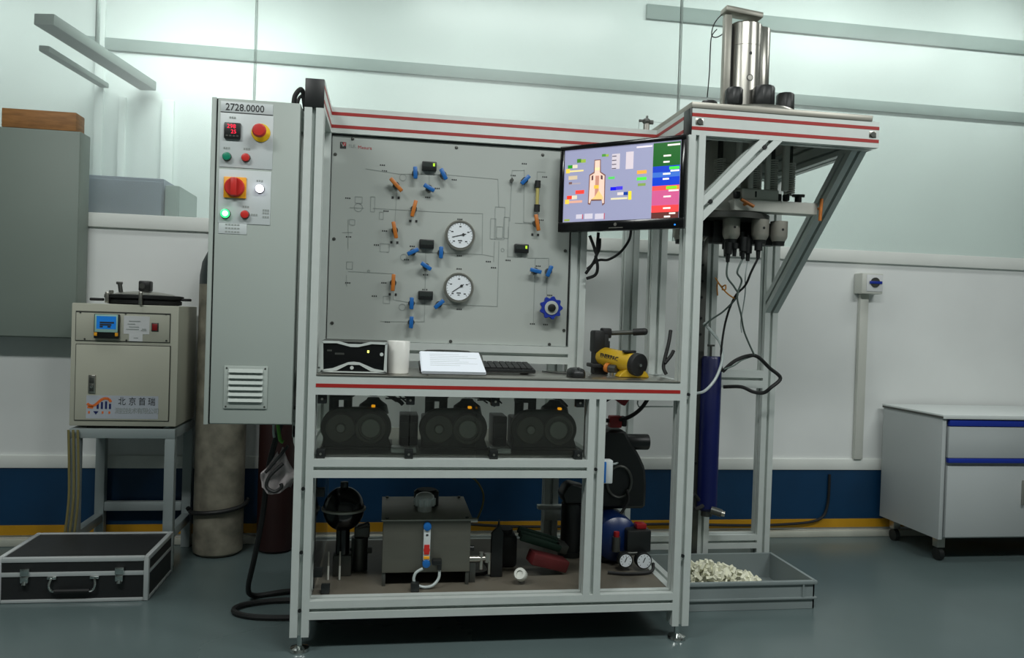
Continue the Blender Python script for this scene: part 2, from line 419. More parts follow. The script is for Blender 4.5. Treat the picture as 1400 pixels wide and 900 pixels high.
rail((0.03, 0.008, zt), (0.03, 0.75, zt), 'top_rail', 0.092, (0.25, 0.75), (1, 0, 0))
rail((0.06, 0.371, zt), (W_, 0.371, zt), 'top_rail', 0.092, (0.25, 0.75), (0, -1, 0))
rail((W_ + 0.03, 0.06, zt), (W_ + 0.03, 0.75, zt), 'top_rail', 0.092, (0.25, 0.75), (-1, 0, 0))
rail((W_ + 0.008, 0.03, zt), (1.993, 0.03, zt), 'top_rail', 0.092, (0.25, 0.75), (0, -1, 0))
rail((1.963, 0.06, zt), (1.963, 0.75, zt), 'top_rail', 0.092, (0.25, 0.75), (1, 0, 0))
rail((W_ + 0.06, 0.72, zt), (1.933, 0.72, zt), 'top_rail', 0.092)
b = B('black'); b.box(0.0, 0.06, 0.0, 0.008, HR, H_, 0.002); obj('end_cap', b, bench)
b = B('black'); b.box(W_, W_ + 0.008, 0.0, 0.06, HR, H_, 0.002); obj('end_cap', b, bench)
for x, y in ((W_ + 0.035, 0), (1.968, 0)):       # bolts in the middle of the tower's front rail
    b = B('steel_dark'); b.cyl((x, -0.006, zt), (x, 0.004, zt), 0.010, n=12); b.use('steel').box(x - 0.014, x + 0.014, -0.0005, 0.004, zt - 0.012, zt + 0.012, 0.001); obj('bolt', b, bench)
# workbench level
zb = 0.868
rail((0.06, 0.03, zb), (W_, 0.03, zb), 'bench_rail', 0.06, (0.5,), (0, -1, 0))
rail((0.03, 0.06, zb), (0.03, 0.69, zb), 'bench_rail'); rail((W_ + 0.03, 0.06, zb), (W_ + 0.03, 0.69, zb), 'bench_rail')
rail((0.06, 0.371, zb), (W_, 0.371, zb), 'bench_rail')
b = B('steel'); b.box(0.062, W_ - 0.002, -0.002, 0.40, 0.8985, 0.9045, 0.001)
obj('worktop', b, bench, 'stainless steel worktop')
# panel rails, middle rail, bottom rails
rail((0.06, 0.371, 0.967), (M_, 0.371, 0.967), 'panel_rail', 0.066)
rail((0.06, 0.03, 0.600), (M_, 0.03, 0.600), 'middle_rail'); rail((0.06, 0.72, 0.600), (M_, 0.72, 0.600), 'middle_rail')
rail((0.03, 0.06, 0.600), (0.03, 0.69, 0.600), 'middle_rail'); rail((M_ + 0.03, 0.06, 0.600), (M_ + 0.03, 0.69, 0.600), 'middle_rail')
rail((0.06, 0.03, 0.141), (W_, 0.03, 0.141), 'bottom_rail'); rail((0.06, 0.72, 0.141), (W_, 0.72, 0.141), 'bottom_rail')
rail((0.03, 0.06, 0.141), (0.03, 0.69, 0.141), 'bottom_rail'); rail((W_ + 0.03, 0.06, 0.141), (W_ + 0.03, 0.69, 0.141), 'bottom_rail')
b = B('steel_dull'); b.box(0.062, M_ - 0.002, 0.061, 0.69, 0.6305, 0.6365); obj('pump_shelf', b, bench)
b = B('shelf'); b.box(0.062, W_ - 0.002, 0.061, 0.69, 0.163, 0.171); obj('bottom_shelf', b, bench, 'stained brown bottom shelf')
# tower links and braces
rail((1.705, 0.72, 0.868), (1.933, 0.72, 0.868), 'tower_rail', 0.078); rail((1.705, 0.72, 0.145), (1.933, 0.72, 0.145), 'tower_rail'); rail((1.344, 0.72, 0.145), (1.645, 0.72, 0.145), 'tower_rail')
def brace(p0, p1, up):
    b = B('alu'); profile(b, p0, p1, up=up)
    # cut the ends flush by trimming with planes
    return b
def brace_xz(x0, z0, x1, z1, y):          # seen from the front: parallelogram with two grooves in the face
    t = Vector((x1 - x0, 0, z1 - z0)); b = B('alu'); ext = 0.045
    d = t.normalized(); profile(b, Vector((x0, y, z0)) - d * ext, Vector((x1, y, z1)) + d * ext, up=(0, 1, 0))
    for co, no in (((W_ + 0.0605, 0, 0), (-1, 0, 0)), ((0, 0, HR - 0.0005), (0, 0, 1))):
        g = b.bm.verts[:] + b.bm.edges[:] + b.bm.faces[:]
        r = bmesh.ops.bisect_plane(b.bm, geom=g, plane_co=co, plane_no=no, clear_outer=True)
        e = [x for x in r['geom_cut'] if isinstance(x, bmesh.types.BMEdge)]
        if e: bmesh.ops.triangle_fill(b.bm, edges=e, use_beauty=True)
    return b
br = obj('brace', brace_xz(W_ + 0.06, 1.503, 1.584, HR, 0.03), bench)
for f in (0.1, 0.9):
    x, z = W_ + 0.06 + (0.24) * f + 0.0, 1.503 + 0.25 * f
    b = B('black'); b.cyl((x, -0.004, z), (x, 0.004, z), 0.008, n=10); obj('bolt', b, br)
def brace_yz(y0, z0, y1, z1, x):
    d = Vector((0, y1 - y0, z1 - z0)).normalized(); b = B('alu'); ext = 0.05
    profile(b, Vector((x, y0, z0)) - d * ext, Vector((x, y1, z1)) + d * ext, up=(1, 0, 0))
    for co, no in (((0, 0.6895, 0), (0, 1, 0)), ((0, 0, HR - 0.0005), (0, 0, 1))):
        g = b.bm.verts[:] + b.bm.edges[:] + b.bm.faces[:]
        r = bmesh.ops.bisect_plane(b.bm, geom=g, plane_co=co, plane_no=no, clear_outer=True)
        e = [q for q in r['geom_cut'] if isinstance(q, bmesh.types.BMEdge)]
        if e: bmesh.ops.triangle_fill(b.bm, edges=e, use_beauty=True)
    return b
obj('brace', brace_yz(0.69, 1.205, 0.115, HR, 1.963), bench)
b = B('steel_dull'); b.box(W_ + 0.004, 1.965, -0.004, 0.75, H_, H_ + 0.021, 0.003); obj('tower_plate', b, bench, 'thick grey steel plate on the tower')
for x, y in ((0.03, 0.03), (W_ + 0.03, 0.03), (0.03, 0.72), (W_ + 0.03, 0.72), (1.963, 0.72), (1.675, 0.72)):
    b = B('chrome'); b.lathe([(0, 0), (0.030, 0), (0.032, 0.004), (0.030, 0.012), (0.014, 0.018), (0.009, 0.02), (0.009, 0.058), (0, 0.058)], (x, y, 0.0)); obj('levelling_foot', b, bench)
for x, z in ((0.03, 0.535), (0.03, 0.142), (W_ + 0.03, 0.86), (W_ + 0.03, 0.30), (M_ + 0.03, 0.60), (0.03, 0.33)):
    b = B('black'); b.cyl((x, -0.003, z), (x, 0.003, z), 0.006, n=10); obj('bolt', b, bench)
# smoked acrylic guards in front of the pumps, black clips holding them
gx = [0.064, 0.363, 0.585, 0.960]
for k in range(3):
    b = B('acrylic'); b.box(gx[k] + 0.0015, gx[k + 1] - 0.0015, 0.040, 0.044, 0.632, 0.836); obj('guard_pane', b, bench)
for x in (0.080, 0.363, 0.645, 0.935):
    for z in (0.645, 0.823):
        b = B('black'); b.box(x - 0.014, x + 0.014, 0.012, 0.040, z - 0.015, z + 0.015, 0.002); b.use('steel').cyl((x, 0.010, z), (x, 0.013, z), 0.004, n=8); obj('pane_clip', b, bench)
b = B('acrylic'); b.box(0.063, 0.067, 0.08, 0.66, 0.185, 0.56); obj('side_pane', b, bench)
for y, z in ((0.11, 0.50), (0.11, 0.23)):
    b = B('black'); b.box(0.061, 0.09, y - 0.014, y + 0.014, z - 0.014, z + 0.014, 0.002); obj('pane_clip', b, bench)
b = B('black'); b.box(0.09, 0.118, 0.062, 0.09, 0.1715, 0.2, 0.002); obj('pane_clip', b, bench)
b = B('black'); b.box(0.385, 0.413, 0.062, 0.09, 0.1715, 0.2, 0.002); obj('pane_clip', b, bench)
b = B('alu'); b.box(0.93, 1.065, 0.66, 0.689, 0.300, 0.318, 0.002); b.box(0.96, 1.03, 0.66, 0.689, 0.255, 0.30, 0.002); obj('bracket', b, bench)
# ------------------------------------------------------------------ instrument panel
PY = 0.358
pan = thing('gauge_board', 'pale instrument panel with two gauges and blue and orange valves, framed above the worktop', 'panel', (0.51, PY, 1.0))
b = B('panel'); b.box(0.062, M_ - 0.002, PY, PY + 0.004, 1.002, HR - 0.002); obj('sheet', b, pan)
b = B('black'); b.box(0.061, 0.0635, PY - 0.004, PY + 0.004, 1.004, HR - 0.004); b.box(M_ - 0.006, M_ - 0.001, PY - 0.004, PY + 0.004, 1.004, HR - 0.004); b.box(0.062, M_ - 0.002, PY - 0.004, PY + 0.004, HR - 0.006, HR - 0.001); obj('edge_seal', b, pan)
def valve(c, ang, L, wd, m, name, knob='steel_dark'):
    x, z = c
    b = B(knob); b.cyl((x, PY - 0.026, z), (x, PY, z), 0.012, n=14); v = obj(name, b, pan)
    b = B(m); R = Matrix.Translation((x, PY - 0.032, z)) @ Matrix.Rotation(math.radians(ang), 4, 'Y')
    b.box(-wd / 2, wd / 2, -0.007, 0.007, -L / 2, L / 2, 0.003, R); obj('handle', b, v)
# angle: turn about the view axis, 0 = upright, positive = top leaning right
for c, a in (((0.365, 1.624), -3), ((0.468, 1.625), -28), ((0.417, 1.572), -62), ((0.365, 1.335), 63), ((0.468, 1.337), 0), ((0.415, 1.284), -58),
             ((0.366, 1.146), 0), ((0.467, 1.146), 48), ((0.367, 1.076), 2), ((0.774, 1.622), 42), ((0.825, 1.284), -78), ((0.877, 1.285), 22)):
    valve(c, a, 0.044, 0.015, 'blue_h', 'needle_valve')
for c, a in (((0.297, 1.576), -44), ((0.364, 1.493), 12), ((0.297, 1.411), -12), ((0.297, 1.219), 2), ((0.824, 1.465), -12)):
    valve(c, a, 0.062, 0.014, 'orange_h', 'ball_valve')
    for dx in (-0.011, 0.011):
        b = B('print_k'); b.box(c[0] + dx - 0.004, c[0] + dx + 0.004, PY - 0.0014, PY, c[1] - 0.047, c[1] - 0.038); obj('position_mark', b, pan)
for i, (px, nd) in enumerate((((0.537, 1.404), 75), ((0.538, 1.21), 55))):
    x, z = px; R = 0.056
    b = B('steel'); b.lathe([(0, 0), (R - 0.003, 0), (R, 0.006), (R, 0.026), (R - 0.003, 0.031), (R - 0.008, 0.031), (R - 0.009, 0.026), (0, 0.026)], (x, PY, z), (0, -1, 0), n=40); g = obj('pressure_gauge', b, pan)
    b = B('dial'); b.cyl((x, PY - 0.0265, z), (x, PY - 0.0275, z), R - 0.0095, n=36); obj('dial', b, g)
    b = B('print_k')
    for k in range(21):
        a = math.radians(225 - 270 * k / 20); r0 = R - (0.018 if k % 5 == 0 else 0.0145); r1 = R - 0.0115
        b.strip([(x + r0 * math.cos(a), z + r0 * math.sin(a)), (x + r1 * math.cos(a), z + r1 * math.sin(a))], 0.0016, PY - 0.0274, 0.0006)
    for k in range(5):
        a = math.radians(225 - 270 * k / 4); r0 = R - 0.024; q = (x + r0 * math.cos(a), z + r0 * math.sin(a))
        b.box(q[0] - 0.004, q[0] + 0.004, PY - 0.0281, PY - 0.0274, q[1] - 0.002, q[1] + 0.002)
    b.box(x - 0.008, x + 0.008, PY - 0.0281, PY - 0.0274, z - 0.022, z - 0.018); b.box(x - 0.004, x + 0.004, PY - 0.0281, PY - 0.0274, z - 0.029, z - 0.0255); obj('scale_marks', b, g)
    b = B('print_k'); a = math.radians(90 - nd)
    b.strip([(x - 0.030 * math.cos(a), z - 0.030 * math.sin(a)), (x + 0.022 * math.cos(a), z + 0.022 * math.sin(a))], 0.0026, PY - 0.0285, 0.0012)
    b.cyl((x + 0.012 * math.cos(a), PY - 0.031, z + 0.012 * math.sin(a)), (x + 0.012 * math.cos(a), PY - 0.0275, z + 0.012 * math.sin(a)), 0.005, n=12); obj('needle', b, g)
for c, lit in (((0.416, 1.654), 1), ((0.415, 1.367), 0), ((0.417, 1.177), 0), ((0.771, 1.367), 1)):
    x, z = c
    b = B('black'); b.box(x - 0.027, x + 0.027, PY - 0.022, PY, z - 0.0165, z + 0.0165, 0.003); d = obj('digital_readout', b, pan)
    b = B('display'); b.box(x - 0.022, x + 0.022, PY - 0.0228, PY - 0.022, z - 0.003, z + 0.012); obj('window', b, d)
    if lit:
        b = B('led_lime'); b.box(x + 0.013, x + 0.020, PY - 0.0235, PY - 0.0228, z - 0.001, z + 0.010); obj('lit_bar', b, d)
# sight tube between two black ends, above the right ball valve
x, z = (0.824, 1.567)
b = B('tube_yellow'); b.cyl((x, PY - 0.018, z - 0.036), (x, PY - 0.018, z + 0.036), 0.0065, n=14); s_ = obj('sight_tube', b, pan)
for dz in (-0.046, 0.044):
    b = B('black'); b.cyl((x, PY - 0.018, z + dz - 0.013), (x, PY - 0.018, z + dz + 0.013), 0.011, n=14); b.box(x - 0.006, x + 0.006, PY - 0.012, PY, z + dz - 0.006, z + dz + 0.006); obj('tube_end', b, s_)
x, z = (0.726, 1.621)
b = B('steel_dark'); b.cyl((x, PY - 0.015, z), (x, PY, z), 0.007, n=12); b.box(x - 0.002, x + 0.002, PY - 0.018, PY - 0.012, z - 0.009, z + 0.009); obj('plug', b, pan)
# blue hand wheel with a black hub
x, z = (0.886, 1.147)
poly = []
for k in range(64):
    a = 2 * PI * k / 64; r = 0.040 + 0.0045 * math.cos(9 * a); poly.append((x + r * math.cos(a), z + r * math.sin(a)))
b = B('blue_w'); b.xz(poly, PY - 0.050, 0.018, 0.0015); hw = obj('hand_wheel', b, pan)
b = B('panel'); b.lathe([(0, 0), (0.026, 0), (0.026, 0.003), (0.022, 0.004), (0, 0.004)], (x, PY - 0.050, z), (0, -1, 0), n=28); obj('face_ring', b, hw)
b = B('black'); b.cyl((x, PY - 0.062, z), (x, PY - 0.05, z), 0.015, n=18, bev=0.003); obj('hub', b, hw)
b = B('steel'); b.cyl((x, PY - 0.034, z), (x, PY, z), 0.012, n=14); obj('spindle', b, hw)
for c in ((0.135, 1.739), (0.515, 1.732), (0.843, 1.726), (0.075, 1.679), (0.079, 1.371), (0.081, 1.064), (0.516, 1.009), (0.893, 1.008), (0.943, 1.367), (0.948, 1.063)):
    b = B('steel_dark'); b.lathe([(0, 0), (0.0065, 0), (0.0055, 0.003), (0, 0.004)], (c[0], PY, c[1]), (0, -1, 0), n=10); obj('screw', b, pan)
# printed flow diagram
b = B('print_g')
def ln(*pts, wd=0.0022): b.strip(pts, wd, PY)
ln((0.185, 1.633), (0.305, 1.621), (0.475, 1.629), (0.675, 1.624), (0.681, 1.52)); ln((0.417, 1.641), (0.418, 1.579))
ln((0.301, 1.572), (0.296, 1.421)); ln((0.132, 1.488), (0.184, 1.488)); ln((0.216, 1.49), (0.457, 1.489), (0.621, 1.492), (0.624, 1.339), (0.47, 1.338), (0.37, 1.338))
ln((0.412, 1.365), (0.415, 1.286), (0.415, 1.178), (0.416, 1.08), (0.367, 1.078), (0.255, 1.076)); ln((0.133, 1.255), (0.297, 1.253), (0.3, 1.157), (0.365, 1.149), (0.419, 1.148))
ln((0.686, 1.391), (0.688, 1.146), (0.544, 1.147), (0.468, 1.147)); ln((0.669, 1.39), (0.669, 1.313)); ln((0.624, 1.339), (0.668, 1.333))
ln((0.774, 1.666), (0.778, 1.467), (0.826, 1.467)); ln((0.727, 1.66), (0.775, 1.663)); ln((0.727, 1.66), (0.725, 1.468)); ln((0.824, 1.614), (0.824, 1.661), (0.856, 1.661))
ln((0.72, 1.448), (0.721, 1.332)); ln((0.745, 1.463), (0.826, 1.464)); ln((0.774, 1.357), (0.771, 1.334), (0.721, 1.335)); ln((0.797, 1.333), (0.879, 1.336), (0.88, 1.289)); ln((0.828, 1.334), (0.827, 1.287), (0.828, 1.087)); ln((0.875, 1.275), (0.876, 1.172))
def rc(a, c): ln(a, (c[0], a[1]), c, (a[0], c[1]), a)
rc((0.668, 1.52), (0.705, 1.398)); rc((0.652, 1.475), (0.672, 1.399)); rc((0.702, 1.483), (0.722, 1.404)); rc((0.676, 1.446), (0.699, 1.403))
rc((0.151, 1.529), (0.176, 1.506)); rc((0.207, 1.532), (0.222, 1.477)); rc((0.24, 1.478), (0.254, 1.451)); rc((0.133, 1.445), (0.152, 1.425)); rc((0.246, 1.362), (0.279, 1.332)); rc((0.127, 1.29), (0.149, 1.264)); rc((0.263, 1.169), (0.287, 1.143))
for c, r in (((0.163, 1.49), 0.015), ((0.321, 1.609), 0.012), ((0.333, 1.315), 0.012), ((0.333, 1.131), 0.012), ((0.207, 1.259), 0.004), ((0.701, 1.359), 0.006)):
    ln(*[(c[0] + r * math.cos(2 * PI * k / 16), c[1] + r * math.sin(2 * PI * k / 16)) for k in range(17)])
ln((0.128, 1.445), (0.131, 1.338)); ln((0.108, 1.396), (0.145, 1.398)); ln((0.128, 1.242), (0.13, 1.199))
obj('flow_diagram', b, pan, 'thin grey printed flow diagram')
b = B('print_k')      # small illegible captions: short dashes of print
for c in ((0.246, 1.65), (0.254, 1.629), (0.511, 1.612), (0.415, 1.541), (0.449, 1.576), (0.125, 1.522), (0.264, 1.482), (0.261, 1.409), (0.132, 1.381), (0.233, 1.356), (0.364, 1.357), (0.344, 1.307), (0.416, 1.254), (0.134, 1.213), (0.264, 1.218), (0.231, 1.168), (0.539, 1.33), (0.545, 1.13), (0.54, 1.281), (0.537, 1.466),
          (0.854, 1.643), (0.733, 1.641), (0.846, 1.479), (0.724, 1.321), (0.67, 1.291), (0.649, 1.313), (0.84, 1.304), (0.825, 1.084), (0.876, 1.083), (0.889, 1.195), (0.774, 1.688), (0.415, 1.199), (0.281, 1.075)):
    for k in range(3): b.box(c[0] - 0.010 + k * 0.007, c[0] - 0.0055 + k * 0.007, PY - 0.0010, PY, c[1] - 0.0025, c[1] + 0.0025)
obj('captions', b, pan, kind='stuff')
x, z = (0.091, 1.701)
b = B('print_k'); b.box(x, x + 0.022, PY - 0.001, PY, z, z + 0.024); b.use('print_r').box(x + 0.010, x + 0.021, PY - 0.0016, PY - 0.0009, z + 0.010, z + 0.023)
b.use('panel').strip([(x + 0.004, z + 0.021), (x + 0.011, z + 0.008), (x + 0.018, z + 0.021)], 0.002, PY - 0.0014, 0.0006); obj('maker_emblem', b, pan)
b = B('print_g'); b.text('FLR', x + 0.030, z + 0.006, 0.017, PY - 0.0006); b.use('print_r').text('Mesura', x + 0.064, z + 0.003, 0.017, PY - 0.0006); obj('maker_name', b, pan)

# ------------------------------------------------------------------ grey electrical cabinet on the left of the bench
ec = thing('electrical_cabinet', 'slim grey electrical cabinet hung on the left post, with start and stop buttons', 'cabinet', (-0.145, 0.1, 0.738))
cx0, cx1, cz0, cz1 = -0.281, -0.012, 0.738, 1.764
b = B('cab'); b.box(cx0, cx1, 0.012, 0.20, cz0, cz1, 0.003); obj('body', b, ec)
b = B('cab'); b.box(cx0, cx0 + 0.014, 0.0, 0.0115, cz0, cz1, 0.002); obj('side_flange', b, ec)
b = B('cab'); b.box(cx0 + 0.019, cx1, -0.004, 0.0115, cz0 + 0.004, cz1 - 0.002, 0.003); dr = obj('door', b, ec)
b = B('black'); b.box(cx0 + 0.014, cx0 + 0.019, 0.008, 0.0118, cz0 + 0.002, cz1 - 0.002); obj('door_seal', b, ec)
b = B('cab'); b.box(-0.221, -0.088, -0.0085, -0.004, 0.790, 0.925, 0.002); vt = obj('vent_plate', b, ec)
for k in range(6):
    z = 0.812 + k * 0.0185; b = B('cab')
    b.prism([(-0.0085, z), (-0.0085, z + 0.012), (-0.0155, z + 0.0005)], 0.104, Matrix(((0, 0, 1, -0.2065), (1, 0, 0, 0), (0, 1, 0, 0), (0, 0, 0, 1)))); obj('louvre', b, vt)
for x, z in ((-0.213, 0.918), (-0.096, 0.918), (-0.213, 0.797), (-0.096, 0.797)):
    b = B('steel_dark'); b.cyl((x, -0.0095, z), (x, -0.008, z), 0.003, n=8); obj('screw', b, vt)
F = -0.004
def cpx(x, y): return (x, y)
# name plate and two button plates
x0, z0 = (-0.253, 1.722); x1, z1 = (-0.095, 1.759)
b = B('plate_w'); b.box(x0, x1, F - 0.002, F, z0 - 0.004, z0 + 0.030, 0.0006); npl = obj('number_plate', b, ec)
b = B('print_k'); b.text('2728.0000', x0 + 0.014, z0 + 0.0025, 0.031, F - 0.0024, 0.90, bold=0.0003); b.strip([(x0, z0 - 0.004), (x1, z0 - 0.004)], 0.002, F - 0.0015); obj('number', b, npl)
bz = dict(A=(1.547, 1.716), C=(1.372, 1.540))
b = B('plate_w'); b.box(x0, x1 + 0.002, F - 0.002, F, bz['A'][0], bz['A'][1], 0.0006); pa = obj('button_plate', b, ec)
b = B('plate_w'); b.box(x0, x1, F - 0.002, F, bz['C'][0], bz['C'][1], 0.0006); pb = obj('button_plate', b, ec)
def rnd(name, c, r, dep, m, parent, ring='steel_dark', rr=1.12):
    x, z = c
    b = B(ring); b.cyl((x, F - 0.006, z), (x, F - 0.002, z), r * rr, n=24, bev=0.001)
    b.use(m).cyl((x, F - dep, z), (x, F - 0.006, z), r, n=24, bev=0.0025); return obj(name, b, parent)
rnd('push_button', (-0.23, 1.579), 0.0125, 0.016, 'green', pa); rnd('push_button', (-0.173, 1.579), 0.0125, 0.016, 'red', pa)
rnd('push_button', (-0.171, 1.401), 0.0125, 0.016, 'red', pb)
o = rnd('push_button', (-0.23, 1.401), 0.014, 0.014, 'lamp_green', pb); x, z = (-0.229, 1.401)
b = B('lamp_core'); b.cyl((x, F - 0.0155, z), (x, F - 0.0135, z), 0.0085, n=20, bev=0.0008); obj('lit_core', b, o)
rnd('signal_lamp', (-0.128, 1.484), 0.0125, 0.016, 'lamp_white', pb)
x, z = (-0.13, 1.66)
b = B('yellow'); b.cyl((x, F - 0.006, z), (x, F - 0.002, z), 0.029, n=32, bev=0.001); es = obj('emergency_stop', b, pa)
b = B('red'); x2, z2 = (-0.131, 1.657); b.lathe([(0.010, 0), (0.010, 0.020), (0.020, 0.024), (0.0215, 0.032), (0.017, 0.040), (0, 0.042)], (x, F - 0.006, z), (0, -1, 0), n=28); obj('mushroom_head', b, es)
x, z = (-0.215, 1.66)
b = B('black'); b.box(x - 0.025, x + 0.025, F - 0.012, F - 0.002, z - 0.025, z + 0.025, 0.003); tc_ = obj('temperature_controller', b, pa)
b = B('led_red'); b.text('298', x - 0.016, z + 0.007, 0.018, F - 0.0125); b.text('25', x - 0.004, z - 0.009, 0.017, F - 0.0125); obj('digits', b, tc_)
b = B('steel_dark')
for k in range(4): b.box(x - 0.019 + k * 0.0105, x - 0.012 + k * 0.0105, F - 0.0128, F - 0.012, z - 0.019, z - 0.014)
obj('keys', b, tc_)
x, z = (-0.203, 1.484)
b = B('amber'); b.box(x - 0.034, x + 0.034, F - 0.008, F - 0.002, z - 0.033, z + 0.033, 0.002); ms = obj('main_switch', b, pb)
b = B('red'); b.lathe([(0, 0), (0.030, 0), (0.030, 0.010), (0.027, 0.013), (0, 0.013)], (x, F - 0.008, z), (0, -1, 0), n=32); mk = obj('rotary_knob', b, ms)
b = B('red'); b.box(x - 0.009, x + 0.009, F - 0.036, F - 0.021, z - 0.028, z + 0.028, 0.003); obj('grip', b, ms)
for pl, cs in ((pa, ((-0.216, 1.702), (-0.231, 1.606), (-0.171, 1.607))), (pb, ((-0.129, 1.509), (-0.169, 1.426), (-0.143, 1.402), (-0.108, 1.409), (-0.108, 1.397), (-0.108, 1.418)))):
    b = B('print_g')
    for c in cs:
        for k in range(3): b.box(c[0] - 0.010 + k * 0.007, c[0] - 0.005 + k * 0.007, F - 0.003, F - 0.002, c[1] - 0.003, c[1] + 0.003)
    obj('captions', b, pl, kind='stuff')
x0, z0 = (-0.25, 1.339)
b = B('plate_w'); b.box(x0, x0 + 0.085, F - 0.0015, F, z0, z0 + 0.036, 0.0005); lb = obj('small_label', b, ec)
b = B('print_g')
for r in range(3):
    for k in range(5): b.box(x0 + 0.020 + k * 0.009, x0 + 0.027 + k * 0.009, F - 0.002, F - 0.0015, z0 + 0.004 + r * 0.011, z0 + 0.009 + r * 0.011)
obj('captions', b, lb, kind='stuff')
for z in (0.765, 0.715, 1.70):
    b = B('cab'); b.box(-0.0115, -0.001, 0.03, 0.12, z - 0.02, z + 0.02, 0.001); obj('mounting_bracket', b, ec)
b = B('cab'); b.prism([(-0.014, 0.75), (-0.0005, 0.75), (-0.0005, 0.655), (-0.008, 0.68)], 0.02, Matrix(((1, 0, 0, 0), (0, 0, 1, 0.03), (0, 1, 0, 0), (0, 0, 0, 1)))); obj('hanging_strap', b, ec)
# cable loops at the cabinet top
b = B('rubber'); b.tube([(-0.042, 0.07, 1.767), (-0.038, 0.07, 1.805), (-0.020, 0.075, 1.828), (-0.010, 0.09, 1.80), (-0.0085, 0.11, 1.767)], 0.008); b.tube([(-0.028, 0.05, 1.767), (-0.024, 0.05, 1.79), (-0.014, 0.055, 1.80), (-0.0075, 0.06, 1.767)], 0.005)
single('power_cable', b, 'looped black cables rising from the grey electrical cabinet beside the black end cap', 'cable')

# ------------------------------------------------------------------ monitor
mw, mh = 0.487, 0.318
a = math.atan2(-0.318, 0.364)
mon = thing('monitor', 'black wide computer monitor showing a coloured process diagram, turned toward the left', 'monitor', (0.901, 0.300, 1.4295), rot=a, world=False)
b = B('black_gloss'); b.box(0, mw, 0.0, 0.022, 0, mh, 0.004); b.box(0.05, mw - 0.05, 0.022, 0.045, 0.04, mh - 0.05, 0.01); obj('housing', b, mon)
sx0, sx1, sz0, sz1 = 0.018, mw - 0.018, 0.036, mh - 0.016
b = B('black_gloss'); b.box(0, mw, -0.006, 0, 0, sz0, 0.002); b.box(0, mw, -0.006, 0, sz1, mh, 0.002); b.box(0, sx0, -0.006, 0, sz0, sz1, 0.002); b.box(sx1, mw, -0.006, 0, sz0, sz1, 0.002); obj('bezel', b, mon)
def scr(c, e=0.62):
    k = 'screen_%d_%d_%d' % c
    if k not in M: M[k] = mat(k, c, 0.25, emit=e)
    return k
b = B(scr((150, 152, 182))); b.box(sx0, sx1, -0.0012, 0.0, sz0, sz1); sc = obj('screen', b, mon)
SW, SH = sx1 - sx0, sz1 - sz0
b = B(scr((150, 152, 182)))
def R4(c, p, q, lay=1):
    (u0, v0), (u1, v1) = p, q
    u0, u1 = sorted((u0, u1)); v0, v1 = sorted((v0, v1))
    b.use(scr(c)).box(sx0 + u0 * SW, sx0 + u1 * SW, -0.0012 - 0.0003 * lay, -0.0012, sz0 + max(0, v0) * SH, sz0 + min(1, v1) * SH)
u0 = 0.775
for v0, v1, c in ((0.68, 0.985, (22, 92, 30)), (0.60, 0.68, (20, 60, 190)), (0.535, 0.60, (60, 110, 200)), (0.425, 0.535, (10, 60, 200)), (0.365, 0.425, (250, 80, 80)), (0.17, 0.365, (204, 90, 140)), (0.08, 0.17, (250, 70, 70)), (0.0, 0.08, (96, 50, 46))):
    R4(c, (u0, v0), (0.995, v1))
WH = (244, 236, 228)
for u, v, uw in ((0.89, 0.935, .1), (0.86, 0.80, .06), (0.86, 0.72, .05), (0.92, 0.60, .07), (0.86, 0.565, .06), (0.86, 0.50, .05), (0.87, 0.27, .06), (0.87, 0.12, .06), (0.92, 0.05, .05), (0.88, 0.01, .05), (0.91, 0.345, .08)): R4(WH, (u, v), (u + uw, v + 0.022), 2)
R4((70, 230, 60), (0.91, 0.63), (0.99, 0.665), 2); R4((130, 220, 40), (0.89, 0.375), (0.975, 0.415), 2); R4((250, 140, 50), (0.975, 0.37), (0.995, 0.415), 2)
R4((236, 226, 232), (0.635, 0.945), (0.765, 0.965)); R4((246, 170, 70), (0.645, 0.60), (0.725, 0.645)); R4((80, 230, 70), (0.645, 0.515), (0.725, 0.555)); R4((130, 160, 80), (0.655, 0.44), (0.72, 0.475))
R4((70, 130, 40), (0.114, 0.817), (0.151, 0.869)); R4((150, 180, 70), (0.151, 0.813), (0.193, 0.859)); R4((40, 150, 40), (0.031, 0.747), (0.074, 0.792)); R4((226, 214, 190), (0.074, 0.746), (0.119, 0.792)); R4((240, 206, 80), (0.015, 0.682), (0.05, 0.743)); R4((244, 220, 150), (0.05, 0.695), (0.176, 0.716))
R4((210, 190, 160), (0.04, 0.588), (0.121, 0.642)); R4((170, 160, 170), (0.045, 0.519), (0.151, 0.543)); R4((120, 90, 90), (0.045, 0.527), (0.074, 0.557), 2); R4((250, 70, 60), (0.109, 0.385), (0.188, 0.436)); R4((244, 60, 40), (0.031, 0.32), (0.077, 0.368)); R4((226, 214, 190), (0.077, 0.316), (0.124, 0.368)); R4((240, 206, 80), (0.015, 0.254), (0.052, 0.316)); R4((226, 170, 150), (0.052, 0.264), (0.173, 0.296))
R4((80, 150, 60), (0.337, 0.871), (0.371, 0.906)); R4((150, 180, 80), (0.371, 0.867), (0.396, 0.9)); R4((90, 210, 100), (0.399, 0.559), (0.455, 0.59)); R4((20, 20, 230), (0.421, 0.404), (0.47, 0.449)); R4((70, 60, 220), (0.47, 0.407), (0.527, 0.454)); R4((226, 214, 210), (0.483, 0.336), (0.535, 0.373)); R4((20, 60, 150), (0.537, 0.331), (0.574, 0.374)); R4((244, 220, 60), (0.577, 0.267), (0.604, 0.381)); R4((230, 220, 180), (0.428, 0.279), (0.569, 0.302))
R4((206, 196, 204), (0.426, 0.689), (0.495, 0.894)); 
